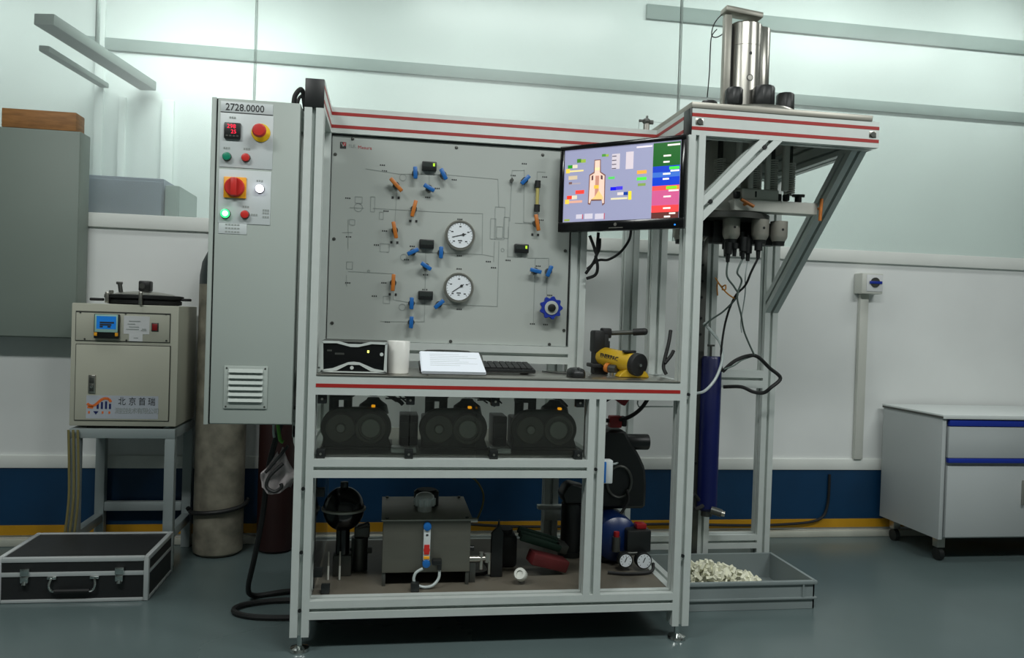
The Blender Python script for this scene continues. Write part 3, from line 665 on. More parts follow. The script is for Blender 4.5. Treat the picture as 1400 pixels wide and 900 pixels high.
for k in range(4): R4((70, 64, 84), (0.428, 0.858), (0.465, 0.869), 2) if k == 0 else R4((70, 64, 84), ((0.428, 0.858)[0], (0.428, 0.858)[1] - 0.055 * k), ((0.465, 0.869)[0], (0.465, 0.869)[1] - 0.055 * k), 2)
R4((212, 200, 208), (0.547, 0.676), (0.611, 0.906)); R4((206, 200, 214), (0.121, 0.042), (0.176, 0.102)); R4((206, 200, 214), (0.198, 0.035), (0.272, 0.107)); R4((206, 200, 214), (0.292, 0.026), (0.371, 0.101)); R4((180, 90, 110), (0.176, 0.034), (0.186, 0.1)); R4((180, 90, 110), (0.371, 0.02), (0.38, 0.104)); R4((150, 170, 70), (0.012, 0.016), (0.062, 0.042))
# the vessel drawn in the middle of the screen
def PG(c, pts, lay=2):
    poly = [(sx0 + u * SW, sz0 + v * SH) for u, v in pts]
    b.use(scr(c)).xz(poly, -0.0012 - 0.0003 * lay, 0.0003 * lay)
PG((120, 84, 78), [(0.272, 0.838), (0.328, 0.837), (0.332, 0.669), (0.374, 0.622), (0.376, 0.233), (0.354, 0.205), (0.351, 0.275), (0.254, 0.279), (0.248, 0.225), (0.225, 0.237), (0.23, 0.638), (0.27, 0.673)])
PG((236, 204, 186), [(0.278, 0.825), (0.322, 0.827), (0.324, 0.66), (0.366, 0.611), (0.369, 0.243), (0.356, 0.236), (0.347, 0.296), (0.255, 0.299), (0.243, 0.246), (0.233, 0.255), (0.238, 0.625), (0.277, 0.656)], 3)
PG((196, 140, 122), [(0.287, 0.619), (0.319, 0.617), (0.319, 0.339), (0.285, 0.335)], 4); PG((90, 60, 64), [(0.252, 0.618), (0.267, 0.631), (0.267, 0.564), (0.252, 0.559)], 4); PG((90, 60, 64), [(0.334, 0.625), (0.351, 0.61), (0.351, 0.56), (0.334, 0.567)], 4)
PG((240, 190, 70), [(0.277, 0.491), (0.319, 0.488), (0.319, 0.441), (0.277, 0.444)], 5); PG((236, 200, 130), [(0.287, 0.335), (0.319, 0.417), (0.359, 0.323), (0.361, 0.293), (0.255, 0.299)], 5); PG((250, 226, 170), [(0.282, 0.728), (0.322, 0.725), (0.322, 0.69), (0.282, 0.694)], 5)
obj('process_graphics', b, sc, 'coloured process diagram with green, blue and red value blocks', 'stuff')
b = B('led_blue'); b.cyl((mw - 0.03, -0.0068, 0.012), (mw - 0.03, -0.0058, 0.012), 0.003, n=10); obj('power_light', b, mon)
b = B('steel'); b.cyl((mw / 2 - 0.01, -0.0066, 0.021), (mw / 2 - 0.01, -0.0058, 0.021), 0.006, n=16); b.box(mw / 2 - 0.035, mw / 2 + 0.02, -0.0064, -0.0058, 0.0075, 0.0105); obj('maker_mark', b, mon)
b = B('black'); b.box(mw - 0.17, mw - 0.13, 0.045, 0.10, mh / 2 - 0.04, mh / 2 + 0.04, 0.004); b.box(mw - 0.13, mw - 0.10, 0.055, 0.12, mh / 2 - 0.025, mh / 2 + 0.025, 0.004); obj('mounting_arm', b, mon)
# ------------------------------------------------------------------ pressure vessel hung through the tower plate
PT0 = H_ + 0.021
ves = thing('pressure_vessel', 'steel pressure vessel standing on the tower plate, clamp nuts around its foot, sensors hanging below', 'pressure vessel', (1.64, 0.33, PT0))
b = B('steel'); b.lathe([(0, 0.0), (0.186, 0.0), (0.186, 0.050), (0.180, 0.058), (0.10, 0.060), (0, 0.060)], (1.655, 0.335, PT0), n=56); obj('base_flange', b, ves)
ZF = PT0 + 0.060
b = B('steel'); b.lathe([(0, 0.0), (0.064, 0.0), (0.064, ZF * 0 + 0.236), (0.0632, 0.237), (0.0632, 0.239), (0.064, 0.240), (0.064, 0.322), (0.058, 0.328), (0, 0.328)], (1.602, 0.285, ZF), n=48); vb = obj('main_cylinder', b, ves)
for dx, z, r in ((-0.002, 2.130, 0.006), (-0.002, 2.038, 0.013)):
    yy = 0.285 - math.sqrt(0.064 ** 2 - dx * dx)
    b = B('black' if r < 0.01 else 'steel_dark'); b.cyl((1.602 + dx, yy - 0.001, z), (1.602 + dx, yy + 0.008, z), r, n=16)
    if r > 0.01: b.use('steel').cyl((1.602 + dx, yy - 0.0016, z), (1.602 + dx, yy + 0.008, z), r * 0.7, n=16)
    obj('bore' if r < 0.01 else 'port_ring', b, vb)
b = B('steel'); b.cyl((1.690, 0.345, ZF), (1.690, 0.345, ZF + 0.342), 0.043, n=36, bev=0.004); sc_ = obj('side_cylinder', b, ves)
b = B('black'); b.cyl((1.676, 0.303, 2.135), (1.676, 0.310, 2.135), 0.0055, n=12); obj('bore', b, sc_)
b = B('steel_dull'); b.box(1.506, 1.5335, 0.247, 0.275, ZF, 2.278, 0.003); b.use('black').box(1.534, 1.5375, 0.252, 0.268, ZF + 0.01, 2.24); obj('guide_post', b, ves)
q = Matrix.Translation((1.578, 0.262, 2.289)) @ Matrix.Rotation(math.radians(6), 4, 'Y')
b = B('steel_dull'); b.box(-0.076, 0.074, -0.03, 0.03, -0.011, 0.011, 0.005, q); obj('top_bar', b, ves)
for x, y, r, h in ((1.515, 0.40, 0.034, 0.062), (1.537, 0.215, 0.033, 0.064), (1.645, 0.195, 0.041, 0.072), (1.802, 0.33, 0.035, 0.095)):
    b = B('black'); b.lathe([(0, 0), (r - 0.002, 0), (r, 0.006), (r, h - 0.008), (r - 0.005, h), (r * 0.5, h + 0.001), (0, h + 0.001)], (x, y, ZF), n=9); obj('clamp_nut', b, ves)
# rods and springs under the plate
def spring(x, y, z0, z1, r, turns, th, m='steel_dark', name='spring'):
    pts = [(x + r * math.cos(2 * PI * k / 10), y + r * math.sin(2 * PI * k / 10), z0 + (z1 - z0) * k / (10 * turns)) for k in range(10 * turns + 1)]
    b = B(m); b.tube(pts, th, n=5, res=1); return obj(name, b, ves)
zl = 1.628
for x, y, r, sp in ((1.420, 0.45, 0.016, 0), (1.470, 0.36, 0.015, 1), (1.545, 0.34, 0.015, 1), (1.585, 0.26, 0.012, 0), (1.636, 0.26, 0.011, 0), (1.670, 0.30, 0.015, 1), (1.705, 0.26, 0.011, 0), (1.742, 0.30, 0.016, 1), (1.778, 0.26, 0.014, 0), (1.600, 0.40, 0.016, 1), (1.838, 0.34, 0.014, 1), (1.390, 0.30, 0.014, 1)):
    b = B('galv' if not sp else 'steel_dark'); b.cyl((x, y, zl), (x, y, H_ - 0.002), r * (0.7 if sp else 1), n=14); obj('guide_rod', b, ves)
    if sp: spring(x, y, zl, H_ - 0.095, r + 0.006, 14, 0.0035, 'galv')
b = B('galv'); b.lathe([(0, 0), (0.125, 0), (0.13, 0.006), (0.13, H_ - zl - 0.003), (0, H_ - zl - 0.003)], (1.655, 0.50, zl), n=40); obj('vessel_bottom', b, ves)
# clamp plate with its blocks
zc = 1.540
b = B('galv'); b.box(1.565, 1.905, 0.24, 0.30, zc, zc + 0.045, 0.004); b.box(1.38, 1.565, 0.28, 0.34, zc + 0.002, zc + 0.035, 0.004); cpz = obj('clamp_bar', b, ves)
b = B('galv'); b.box(1.600, 1.750, 0.25, 0.40, zc + 0.0455, zc + 0.087, 0.004); b.box(1.40, 1.80, 0.32, 0.50, zc + 0.03, zc + 0.085, 0.006); obj('flange_block', b, ves)
b = B('steel_dark'); b.lathe([(0, 0), (0.17, 0), (0.17, 0.022), (0, 0.022)], (1.60, 0.40, zc - 0.026), n=36); obj('bottom_disc', b, ves)
for x, z in ((1.583, 0.05), (1.655, 0.055), (1.752, 0.05), (1.785, 0.05), (1.835, 0.045)):
    b = B('black'); b.cyl((x, 0.262, zc + z), (x, 0.262, zc + z + 0.024), 0.013, n=12, bev=0.002); b.use('steel_dark').cyl((x, 0.262, zc + 0.044), (x, 0.262, zc + z + 0.002), 0.006, n=10); obj('clamp_screw', b, ves)
b = B('steel_dark'); b.cyl((1.812, 0.262, zc + 0.072), (1.860, 0.262, zc + 0.074), 0.006, n=8); obj('screw_lever', b, ves)
for x, dx, z0, z1 in ((1.585, 0.050, 0.040, 0.015), (1.912, -0.006, 0.060, -0.025)):
    b = B('orange_h'); b.tube([(x, 0.225, zc + z0), (x + dx, 0.222, zc + z1)], 0.0065, n=10); b.cyl((x + dx * 0.4, 0.225, zc + 0.024), (x + dx * 0.4, 0.24, zc + 0.024), 0.006, n=10); obj('valve_handle', b, ves, 'orange valve handle')
for x, y in ((1.583, 0.30), (1.692, 0.28), (1.780, 0.30), (1.500, 0.42), (1.42, 0.40)):
    b = B('steel_dull'); b.lathe([(0, 0), (0.024, 0), (0.031, 0.012), (0.033, 0.02), (0.033, 0.078), (0, 0.078)], (x, y, 1.436), n=26); b.use('black').cyl((x, y - 0.0335, 1.480), (x, y - 0.030, 1.480), 0.005, n=10); h = obj('sensor_housing', b, ves)
    b = B('black'); b.lathe([(0, 0), (0.022, 0), (0.024, 0.016), (0, 0.016)], (x, y, 1.420), n=18); obj('housing_collar', b, h)
for x, y, z0, z1 in ((1.560, 0.27, 1.345, 1.420), (1.595, 0.29, 1.370, 1.420), (1.625, 0.28, 1.360, 1.445), (1.655, 0.30, 1.355, 1.440), (1.683, 0.27, 1.365, 1.425), (1.640, 0.325, 1.375, 1.47), (1.575, 0.325, 1.37, 1.46), (1.668, 0.325, 1.37, 1.46)):
    b = B('black'); b.lathe([(0, 0), (0.007, 0), (0.009, 0.028), (0.015, 0.030), (0.015, z1 - z0), (0, z1 - z0)], (x, y, z0), n=14); obj('connector', b, ves)
b = B('black'); b.box(1.53, 1.80, 0.345, 0.40, 1.425, 1.512, 0.004); b.box(1.40, 1.53, 0.36, 0.44, 1.45, 1.512, 0.004); obj('sensor_carrier', b, ves)
# cables of the vessel
def cable(pts, r, m, label, cat='cable', name='sensor_cable', group=None, extra=()):
    b = B(m); b.tube(pts, r, n=7)
    for e in extra: b.tube(e, r, n=7)
    return single(name, b, label, cat, group)
cable([(1.560, 0.27, 1.345), (1.564, 0.28, 1.291), (1.614, 0.32, 1.252), (1.646, 0.36, 1.22), (1.619, 0.42, 1.161), (1.582, 0.46, 1.124), (1.568, 0.5, 1.096)], 0.0038, 'wire_g', 'grey sensor cable crossing behind the cable tie toward the left post')
cable([(1.683, 0.27, 1.365), (1.662, 0.28, 1.312), (1.659, 0.32, 1.262), (1.642, 0.378, 1.214), (1.634, 0.435, 1.117), (1.631, 0.46, 0.997), (1.655, 0.5, 0.911)], 0.0045, 'rubber', 'dark sensor cable dropping from the right connector into the left bend')
cable([(1.625, 0.28, 1.360), (1.605, 0.28, 1.309), (1.643, 0.32, 1.279), (1.637, 0.342, 1.219), (1.676, 0.385, 1.148), (1.72, 0.44, 1.075), (1.794, 0.5, 0.984)], 0.0038, 'wire_g', 'grey sensor cable swinging right to the cable loop by the rear post')
cable([(1.655, 0.30, 1.355), (1.648, 0.3, 1.295), (1.674, 0.35, 1.241), (1.691, 0.4, 1.178), (1.702, 0.44, 1.119), (1.717, 0.46, 1.075)], 0.0025, 'tube_w', 'thin pale wire hanging between the grey sensor cables')
cable([(1.658, 0.5, 0.911), (1.708, 0.5, 0.955), (1.775, 0.52, 0.977), (1.83, 0.54, 0.974), (1.895, 0.56, 0.928), (1.947, 0.56, 0.885), (1.905, 0.56, 0.843), (1.883, 0.58, 0.819), (1.846, 0.6, 0.82), (1.798, 0.62, 0.839), (1.735, 0.66, 0.834)], 0.008, 'rubber', 'thick black cable looping out to a point past the rear tower post')
cable([(1.66, 0.49, 0.921), (1.701, 0.49, 0.937), (1.748, 0.51, 0.961), (1.806, 0.53, 0.977)], 0.0035, 'wire_g', 'thin grey cable lying along the black loop')
cable([(1.479, 0.34, 0.833), (1.548, 0.42, 0.835), (1.593, 0.44, 0.87), (1.62, 0.45, 0.914), (1.638, 0.46, 0.968), (1.631, 0.47, 1.027), (1.599, 0.48, 1.071), (1.568, 0.5, 1.109)], 0.006, 'tube_w', 'pale clear hose curving around the blue hydraulic cylinder', 'hose', 'clear_hose')
cable([(1.612, 0.5, 1.297), (1.616, 0.45, 1.259), (1.623, 0.4, 1.229), (1.638, 0.37, 1.211)], 0.003, 'wire_o', 'twisted orange wires running to the cable tie under the sensors', extra=([(1.624, 0.5, 1.225), (1.613, 0.48, 1.272), (1.618, 0.44, 1.256)], [(1.618, 0.44, 1.259), (1.626, 0.43, 1.265), (1.622, 0.42, 1.247), (1.611, 0.43, 1.247)]))
cable([(1.487, 0.28, 2.23), (1.467, 0.28, 2.2), (1.472, 0.3, 2.152), (1.488, 0.34, 2.081), (1.499, 0.38, 1.999)], 0.0022, 'rubber', 'thin black cable hanging left of the vessel from its top bar', extra=([(1.514, 0.28, 2.296), (1.488, 0.28, 2.269), (1.472, 0.28, 2.24), (1.467, 0.28, 2.206), (1.485, 0.28, 2.199), (1.511, 0.28, 2.215), (1.524, 0.28, 2.244)],))
# perforated strip beside the middle rear post, dark fittings behind the front post
hs = thing('perforated_strip', 'grey perforated mounting strip standing beside the blue cylinder', 'mounting strip', (1.62, 0.66, 0.0))
b = B('steel_dark'); b.box(1.598, 1.642, 0.66, 0.664, 0.0, 1.52, 0.001); obj('strip', b, hs)
for z in (1.36, 1.29, 1.22, 1.13, 1.06, 0.5):
    b = B('black'); b.cyl((1.62, 0.655, z), (1.62, 0.661, z), 0.006, n=10); obj('hole_plug', b, hs)
# blue hydraulic cylinder
hc = thing('hydraulic_cylinder', 'slim navy blue hydraulic cylinder clamped upright on the middle rear tower post', 'hydraulic cylinder', (1.67, 0.64, 0.30))
b = B('hyd_blue'); b.lathe([(0, 0.30), (0.032, 0.30), (0.043, 0.312), (0.043, 0.955), (0.036, 0.967), (0, 0.967)], (1.670, 0.64, 0), n=32); obj('barrel', b, hc)
b = B('steel_dark'); b.cyl((1.655, 0.62, 0.965), (1.655, 0.62, 1.018), 0.005, n=10); b.box(1.640, 1.670, 0.615, 0.625, 1.010, 1.018); obj('bleed_screw', b, hc)
b = B('steel_dark'); b.cyl((1.672, 0.60, 0.31), (1.712, 0.58, 0.30), 0.017, n=14); b.cyl((1.670, 0.64, 0.275), (1.670, 0.64, 0.302), 0.024, n=16); b.use('steel').cyl((1.712, 0.58, 0.30), (1.724, 0.575, 0.298), 0.012, n=12); ft = obj('hose_fitting', b, hc)
for z in (0.40, 0.85):
    b = B('hyd_blue'); b.box(1.645, 1.695, 0.676, 0.6895, z, z + 0.03, 0.002); obj('clamp', b, hc)
b = B('rubber'); b.tube([(1.627, 0.58, 0.332), (1.584, 0.56, 0.325), (1.566, 0.56, 0.356), (1.583, 0.58, 0.382), (1.611, 0.59, 0.355)], 0.009); single('hydraulic_hose', b, 'short black hose curling at the foot of the blue cylinder', 'hose')
# fitting on the rear top rail
fv = thing('air_valve', 'small dark valve with wing handle standing on the top rail above the monitor', 'valve', (1.252, 0.375, H_))
b = B('steel'); b.cyl((1.252, 0.375, H_), (1.252, 0.375, H_ + 0.030), 0.012, n=14); obj('stem', b, fv)
b = B('steel_dark'); b.ball((1.252, 0.375, H_ + 0.04), 0.016, (1, 1, 0.8)); b.box(1.222, 1.250, 0.37, 0.38, H_ + 0.037, H_ + 0.046, 0.002); b.box(1.258, 1.280, 0.37, 0.38, H_ + 0.030, H_ + 0.046, 0.002); b.box(1.250, 1.258, 0.37, 0.38, H_ + 0.045, H_ + 0.062, 0.002); obj('wing_handle', b, fv)
b = B('tube_w'); b.tube([(1.228, 0.385, 1.841), (1.226, 0.385, 1.884), (1.268, 0.385, 1.888), (1.339, 0.385, 1.889)], 0.0015, n=5, res=2); single('thin_wire', b, 'thin wire bent around the small valve above the monitor', 'wire')
# cables under the monitor
cable([(1.044, 0.26, 1.432), (1.042, 0.26, 1.394), (1.041, 0.26, 1.356), (1.036, 0.28, 1.324), (1.014, 0.31, 1.281)], 0.006, 'rubber', 'black splitter cable hanging under the monitor beside the panel post', name='monitor_cable', extra=([(1.011, 0.26, 1.419), (1.026, 0.26, 1.385), (1.038, 0.26, 1.353)], [(1.036, 0.26, 1.345), (1.048, 0.27, 1.305), (1.046, 0.29, 1.276), (1.018, 0.31, 1.262)], [(1.05, 0.26, 1.41), (1.049, 0.26, 1.372), (1.038, 0.26, 1.345)]))
cable([(1.157, 0.22, 1.444), (1.157, 0.24, 1.408), (1.131, 0.26, 1.363), (1.089, 0.27, 1.334), (1.056, 0.292, 1.331), (1.022, 0.322, 1.299)], 0.005, 'rubber', 'black power cable swinging from the middle of the monitor to the panel post', name='monitor_cable')
cable([(1.353, 0.3, 1.076), (1.339, 0.28, 1.026), (1.323, 0.27, 0.97), (1.315, 0.26, 0.935), (1.323, 0.25, 0.911)], 0.007, 'rubber', 'black cable hanging down onto the worktop beside the right front post', name='bench_cable', extra=([(1.316, 0.25, 0.952), (1.342, 0.26, 0.98), (1.356, 0.27, 0.999)],))

# ------------------------------------------------------------------ things on the worktop
ZT = 0.9046
mt = thing('table_instrument', 'small black instrument box with silver cross frame at the left end of the worktop', 'instrument', (0.177, 0.10, ZT))
ix0, ix1, iy = 0.070, 0.283, 0.030
b = B('steel_dark'); b.box(ix0, ix1, iy + 0.006, iy + 0.17, ZT + 0.004, ZT + 0.108, 0.006); obj('body', b, mt)
b = B('black_gloss'); b.box(ix0 + 0.004, ix1 - 0.004, iy + 0.001, iy + 0.006, ZT + 0.007, ZT + 0.104, 0.002); obj('front', b, mt)
b = B('alu'); T_ = 0.006; z0, z1 = ZT + 0.004, ZT + 0.106; xm = (ix0 + ix1) / 2
def fr(pts): b.xz(pts, iy - 0.003, T_)
fr([(ix0, z0), (ix0 + 0.010, z0 + 0.006), (ix0 + 0.007, z1 - 0.006), (ix0, z1)]); fr([(ix1, z0), (ix1, z1), (ix1 - 0.007, z1 - 0.006), (ix1 - 0.010, z0 + 0.006)])
fr([(ix0, z1), (ix0 + 0.004, z1 - 0.008), (ix0 + 0.05, z1 - 0.007), (xm - 0.012, z1 - 0.018), (xm + 0.012, z1 - 0.018), (ix1 - 0.05, z1 - 0.007), (ix1 - 0.004, z1 - 0.008), (ix1, z1), (xm + 0.05, z1), (xm + 0.02, z1 - 0.008), (xm - 0.02, z1 - 0.008), (xm - 0.05, z1)])
fr([(ix0, z0), (ix0 + 0.004, z0 + 0.008), (ix0 + 0.04, z0 + 0.014), (xm - 0.018, z0 + 0.034), (xm, z0 + 0.036), (xm + 0.018, z0 + 0.034), (ix1 - 0.04, z0 + 0.014), (ix1 - 0.004, z0 + 0.008), (ix1, z0), (xm + 0.055, z0 + 0.006), (xm + 0.018, z0 + 0.026), (xm - 0.018, z0 + 0.026), (xm - 0.055, z0 + 0.006)])
fr([(ix0, z0), (ix1, z0), (ix1, z0 + 0.004), (ix0, z0 + 0.004)]); obj('silver_frame', b, mt)
b = B('led_yellow'); b.box(xm + 0.042, xm + 0.048, iy - 0.0005, iy + 0.001, ZT + 0.070, ZT + 0.078, 0.001); obj('status_light', b, mt)
b = B('steel_dark'); b.box(ix0 + 0.02, ix0 + 0.035, iy, iy + 0.0015, ZT + 0.072, ZT + 0.078); obj('key', b, mt)
b = B('steel_dark'); b.box(ix0 + 0.045, ix0 + 0.075, iy, iy + 0.0015, ZT + 0.062, ZT + 0.068); obj('key', b, mt)
b = B('alu'); b.cyl((xm - 0.006, iy - 0.002, ZT + 0.020), (xm - 0.006, iy + 0.0015, ZT + 0.020), 0.006, n=12); obj('knob', b, mt)
b = B('alu'); b.cyl((ix1 - 0.018, iy - 0.002, ZT + 0.066), (ix1 - 0.018, iy + 0.0015, ZT + 0.066), 0.006, n=12); obj('knob', b, mt)
mg = thing('mug', 'plain white mug standing beside the black instrument box', 'mug', (0.322, 0.085, ZT))
b = B('mug'); b.lathe([(0, 0), (0.033, 0), (0.036, 0.003), (0.038, 0.108), (0.0365, 0.110), (0.034, 0.108), (0.032, 0.008), (0, 0.006)], (0.320, 0.085, ZT), n=32); obj('cup', b, mg)
b = B('mug'); b.tube([(0.335, 0.117, ZT + 0.09), (0.348, 0.140, ZT + 0.085), (0.350, 0.146, ZT + 0.05), (0.346, 0.136, ZT + 0.022), (0.334, 0.115, ZT + 0.020)], 0.006); obj('handle', b, mg)
kb = thing('keyboard', 'black computer keyboard lying at the back of the worktop behind the papers', 'keyboard', (0.60, 0.22, ZT))
kR = Matrix.Translation((0.395, 0.155, ZT + 0.004)) @ Matrix.Rotation(math.radians(7), 4, 'X')
b = B('black'); b.box(0, 0.41, 0, 0.135, 0.0, 0.014, 0.004, kR); obj('body', b, kb)
b = B('case_blk')
for r in range(6):
    for k in range(18):
        if r == 0 and 4 < k < 11: continue
        b.box(0.010 + k * 0.0218, 0.010 + k * 0.0218 + 0.0185, 0.008 + r * 0.0205, 0.008 + r * 0.0205 + 0.017, 0.0145, 0.020, 0.0, kR)
    if r == 0: b.box(0.119, 0.247, 0.008, 0.025, 0.0145, 0.020, 0, kR)
obj('keys', b, kb, kind='stuff')
b = B('black'); b.box(0.40, 0.43, 0.270, 0.278, ZT, ZT + 0.022); b.box(0.77, 0.80, 0.270, 0.278, ZT, ZT + 0.022); obj('fold_out_feet', b, kb)
pp = thing('document_stand', 'white printed pages lying on a sloping wire stand in front of the keyboard', 'papers', (0.5, 0.07, ZT))
ps = math.atan2(0.058, 0.125); pR = Matrix.Translation((0.396, 0.012, ZT + 0.004)) @ Matrix.Rotation(ps, 4, 'X')
b = B('steel_dark'); b.box(0.0, 0.214, 0.0, 0.142, 0.0, 0.003, 0, pR); obj('backing_board', b, pp)
for k in range(4):
    b = B('paper'); dx = (0, 0.002, -0.002, 0.001)[k]
    b.prism([(0.001 + dx, 0.0), (0.212 + dx, 0.0), (0.200 + dx, 0.140), (-0.002 + dx, 0.140)], 0.0022, pR @ Matrix.Translation((0, 0, 0.0035 + 0.0026 * k))); obj('page', b, pp)
b = B('print_g')
for r in range(7): b.box(0.03, 0.13 + 0.03 * (r % 3), 0.120 - r * 0.013, 0.1212 - r * 0.013, 0.0135, 0.0138, 0, pR)
obj('printed_lines', b, pp)
b = B('steel_dark'); b.tube([(0.405, 0.136, ZT + 0.063), (0.418, 0.144, ZT + 0.078), (0.56, 0.144, ZT + 0.078), (0.575, 0.136, ZT + 0.063)], 0.0025, n=8, res=3); b.tube([(0.42, 0.139, ZT + 0.062), (0.42, 0.152, ZT + 0.002)], 0.0025); b.tube([(0.56, 0.139, ZT + 0.062), (0.56, 0.152, ZT + 0.002)], 0.0025); obj('wire_support', b, pp)
ms_ = thing('computer_mouse', 'black computer mouse on the worktop left of the yellow hand pump', 'mouse', (0.940, 0.11, ZT))
b = B('black')
bm2 = bmesh.new(); bmesh.ops.create_uvsphere(bm2, u_segments=24, v_segments=14, radius=1)
for v in bm2.verts:
    q_ = lambda t, p: math.copysign(abs(t) ** p, t); v.co.x = q_(v.co.x, 0.7) * 0.030; v.co.y = q_(v.co.y, 0.8) * 0.054; v.co.z = (q_(v.co.z, 0.55) * 0.029 if v.co.z > 0 else max(v.co.z, -0.1) * 0.03)
b._add(bm2, Matrix.Translation((0.940, 0.11, ZT + 0.0040))); obj('shell', b, ms_)
b = B('rubber'); b.cyl((0.937, 0.075, ZT + 0.029), (0.943, 0.075, ZT + 0.029), 0.007, n=14); obj('scroll_wheel', b, ms_)
b = B('rubber'); b.tube([(0.935, 0.160, ZT + 0.007), (0.92, 0.20, ZT + 0.0035), (0.88, 0.25, ZT + 0.0035), (0.86, 0.31, ZT + 0.0035)], 0.0022, n=6); obj('cord', b, ms_)
# hand pump
hp = thing('hydraulic_hand_pump', 'yellow and black hydraulic hand pump with lever at the right of the worktop', 'hand pump', (1.12, 0.18, ZT))
p0, p1 = Vector((1.078, 0.275, 0.972)), Vector((1.158, 0.125, 0.954)); ax = (p1 - p0).normalized()
b = B('pump_y'); b.cyl(p0, p1, 0.036, 0.036, n=32, bev=0.004); rs = obj('reservoir', b, hp)
nrm = Vector((ax.y, -ax.x, 0)).normalized()
fR = Matrix((ax, -nrm, Vector((0, 0, 1)))).transposed().to_4x4()
tp = p0 + ax * 0.028 + nrm * 0.0345 + Vector((0, 0, 0.002))
b = B('print_k'); b.text('ENERPAC', tp.x, tp.y * 0 + tp.z, 0.022, tp.y, 1.0, 0.004, rot=fR)
obj('dark_lettering', b, rs)
b = B('rubber'); b.cyl(p1, p1 + ax * 0.026, 0.041, n=32, bev=0.004); ec_ = obj('end_cap', b, hp)
b = B('chrome'); b.cyl(p1 + ax * 0.025, p1 + ax * 0.031, 0.006, n=12); obj('cap_screw', b, ec_)
b = B('rubber'); b.box(1.120, 1.165, 0.13, 0.16, 0.993, 1.002, 0.003); obj('filler_cap', b, hp)
b = B('pump_y'); b.xz([(1.098, ZT + 0.001), (1.212, ZT + 0.001), (1.202, ZT + 0.020), (1.186, ZT + 0.030), (1.128, ZT + 0.030), (1.108, ZT + 0.016)], 0.115, 0.06, 0.003); obj('foot', b, hp)
b = B('rubber'); b.box(1.045, 1.098, 0.255, 0.315, ZT + 0.03, 1.055, 0.006); b.box(1.040, 1.082, 0.25, 0.32, 0.985, 1.068, 0.008); b.box(1.075, 1.110, 0.262, 0.308, 1.04, 1.078, 0.006); b.box(1.095, 1.108, 0.275, 0.30, 1.0, 1.03, 0.003); b.box(1.03, 1.09, 0.24, 0.32, ZT + 0.026, ZT + 0.04, 0.003); b.box(1.045, 1.10, 0.26, 0.31, ZT + 0.0005, ZT + 0.03, 0.003); obj('pump_head', b, hp)
b = B('steel_dark'); b.tube([(1.092, 0.285, 1.058), (1.215, 0.225, 1.068)], 0.0085, n=12); lv = obj('lever', b, hp)
b = B('rubber'); b.tube([(1.185, 0.240, 1.066), (1.222, 0.222, 1.0695)], 0.0135, n=14); b.ball((1.222, 0.222, 1.0695), 0.0135); obj('grip', b, lv)
b = B('steel_dark'); b.cyl((1.085, 0.19, 0.932), (1.105, 0.165, 0.932), 0.015, n=16); b.use('orange_h').cyl((1.075, 0.202, 0.935), (1.084, 0.19, 0.933), 0.017, n=16); b.use('steel').cyl((1.09, 0.18, 0.918), (1.09, 0.18, ZT + 0.001), 0.008, n=10); obj('release_valve', b, hp)
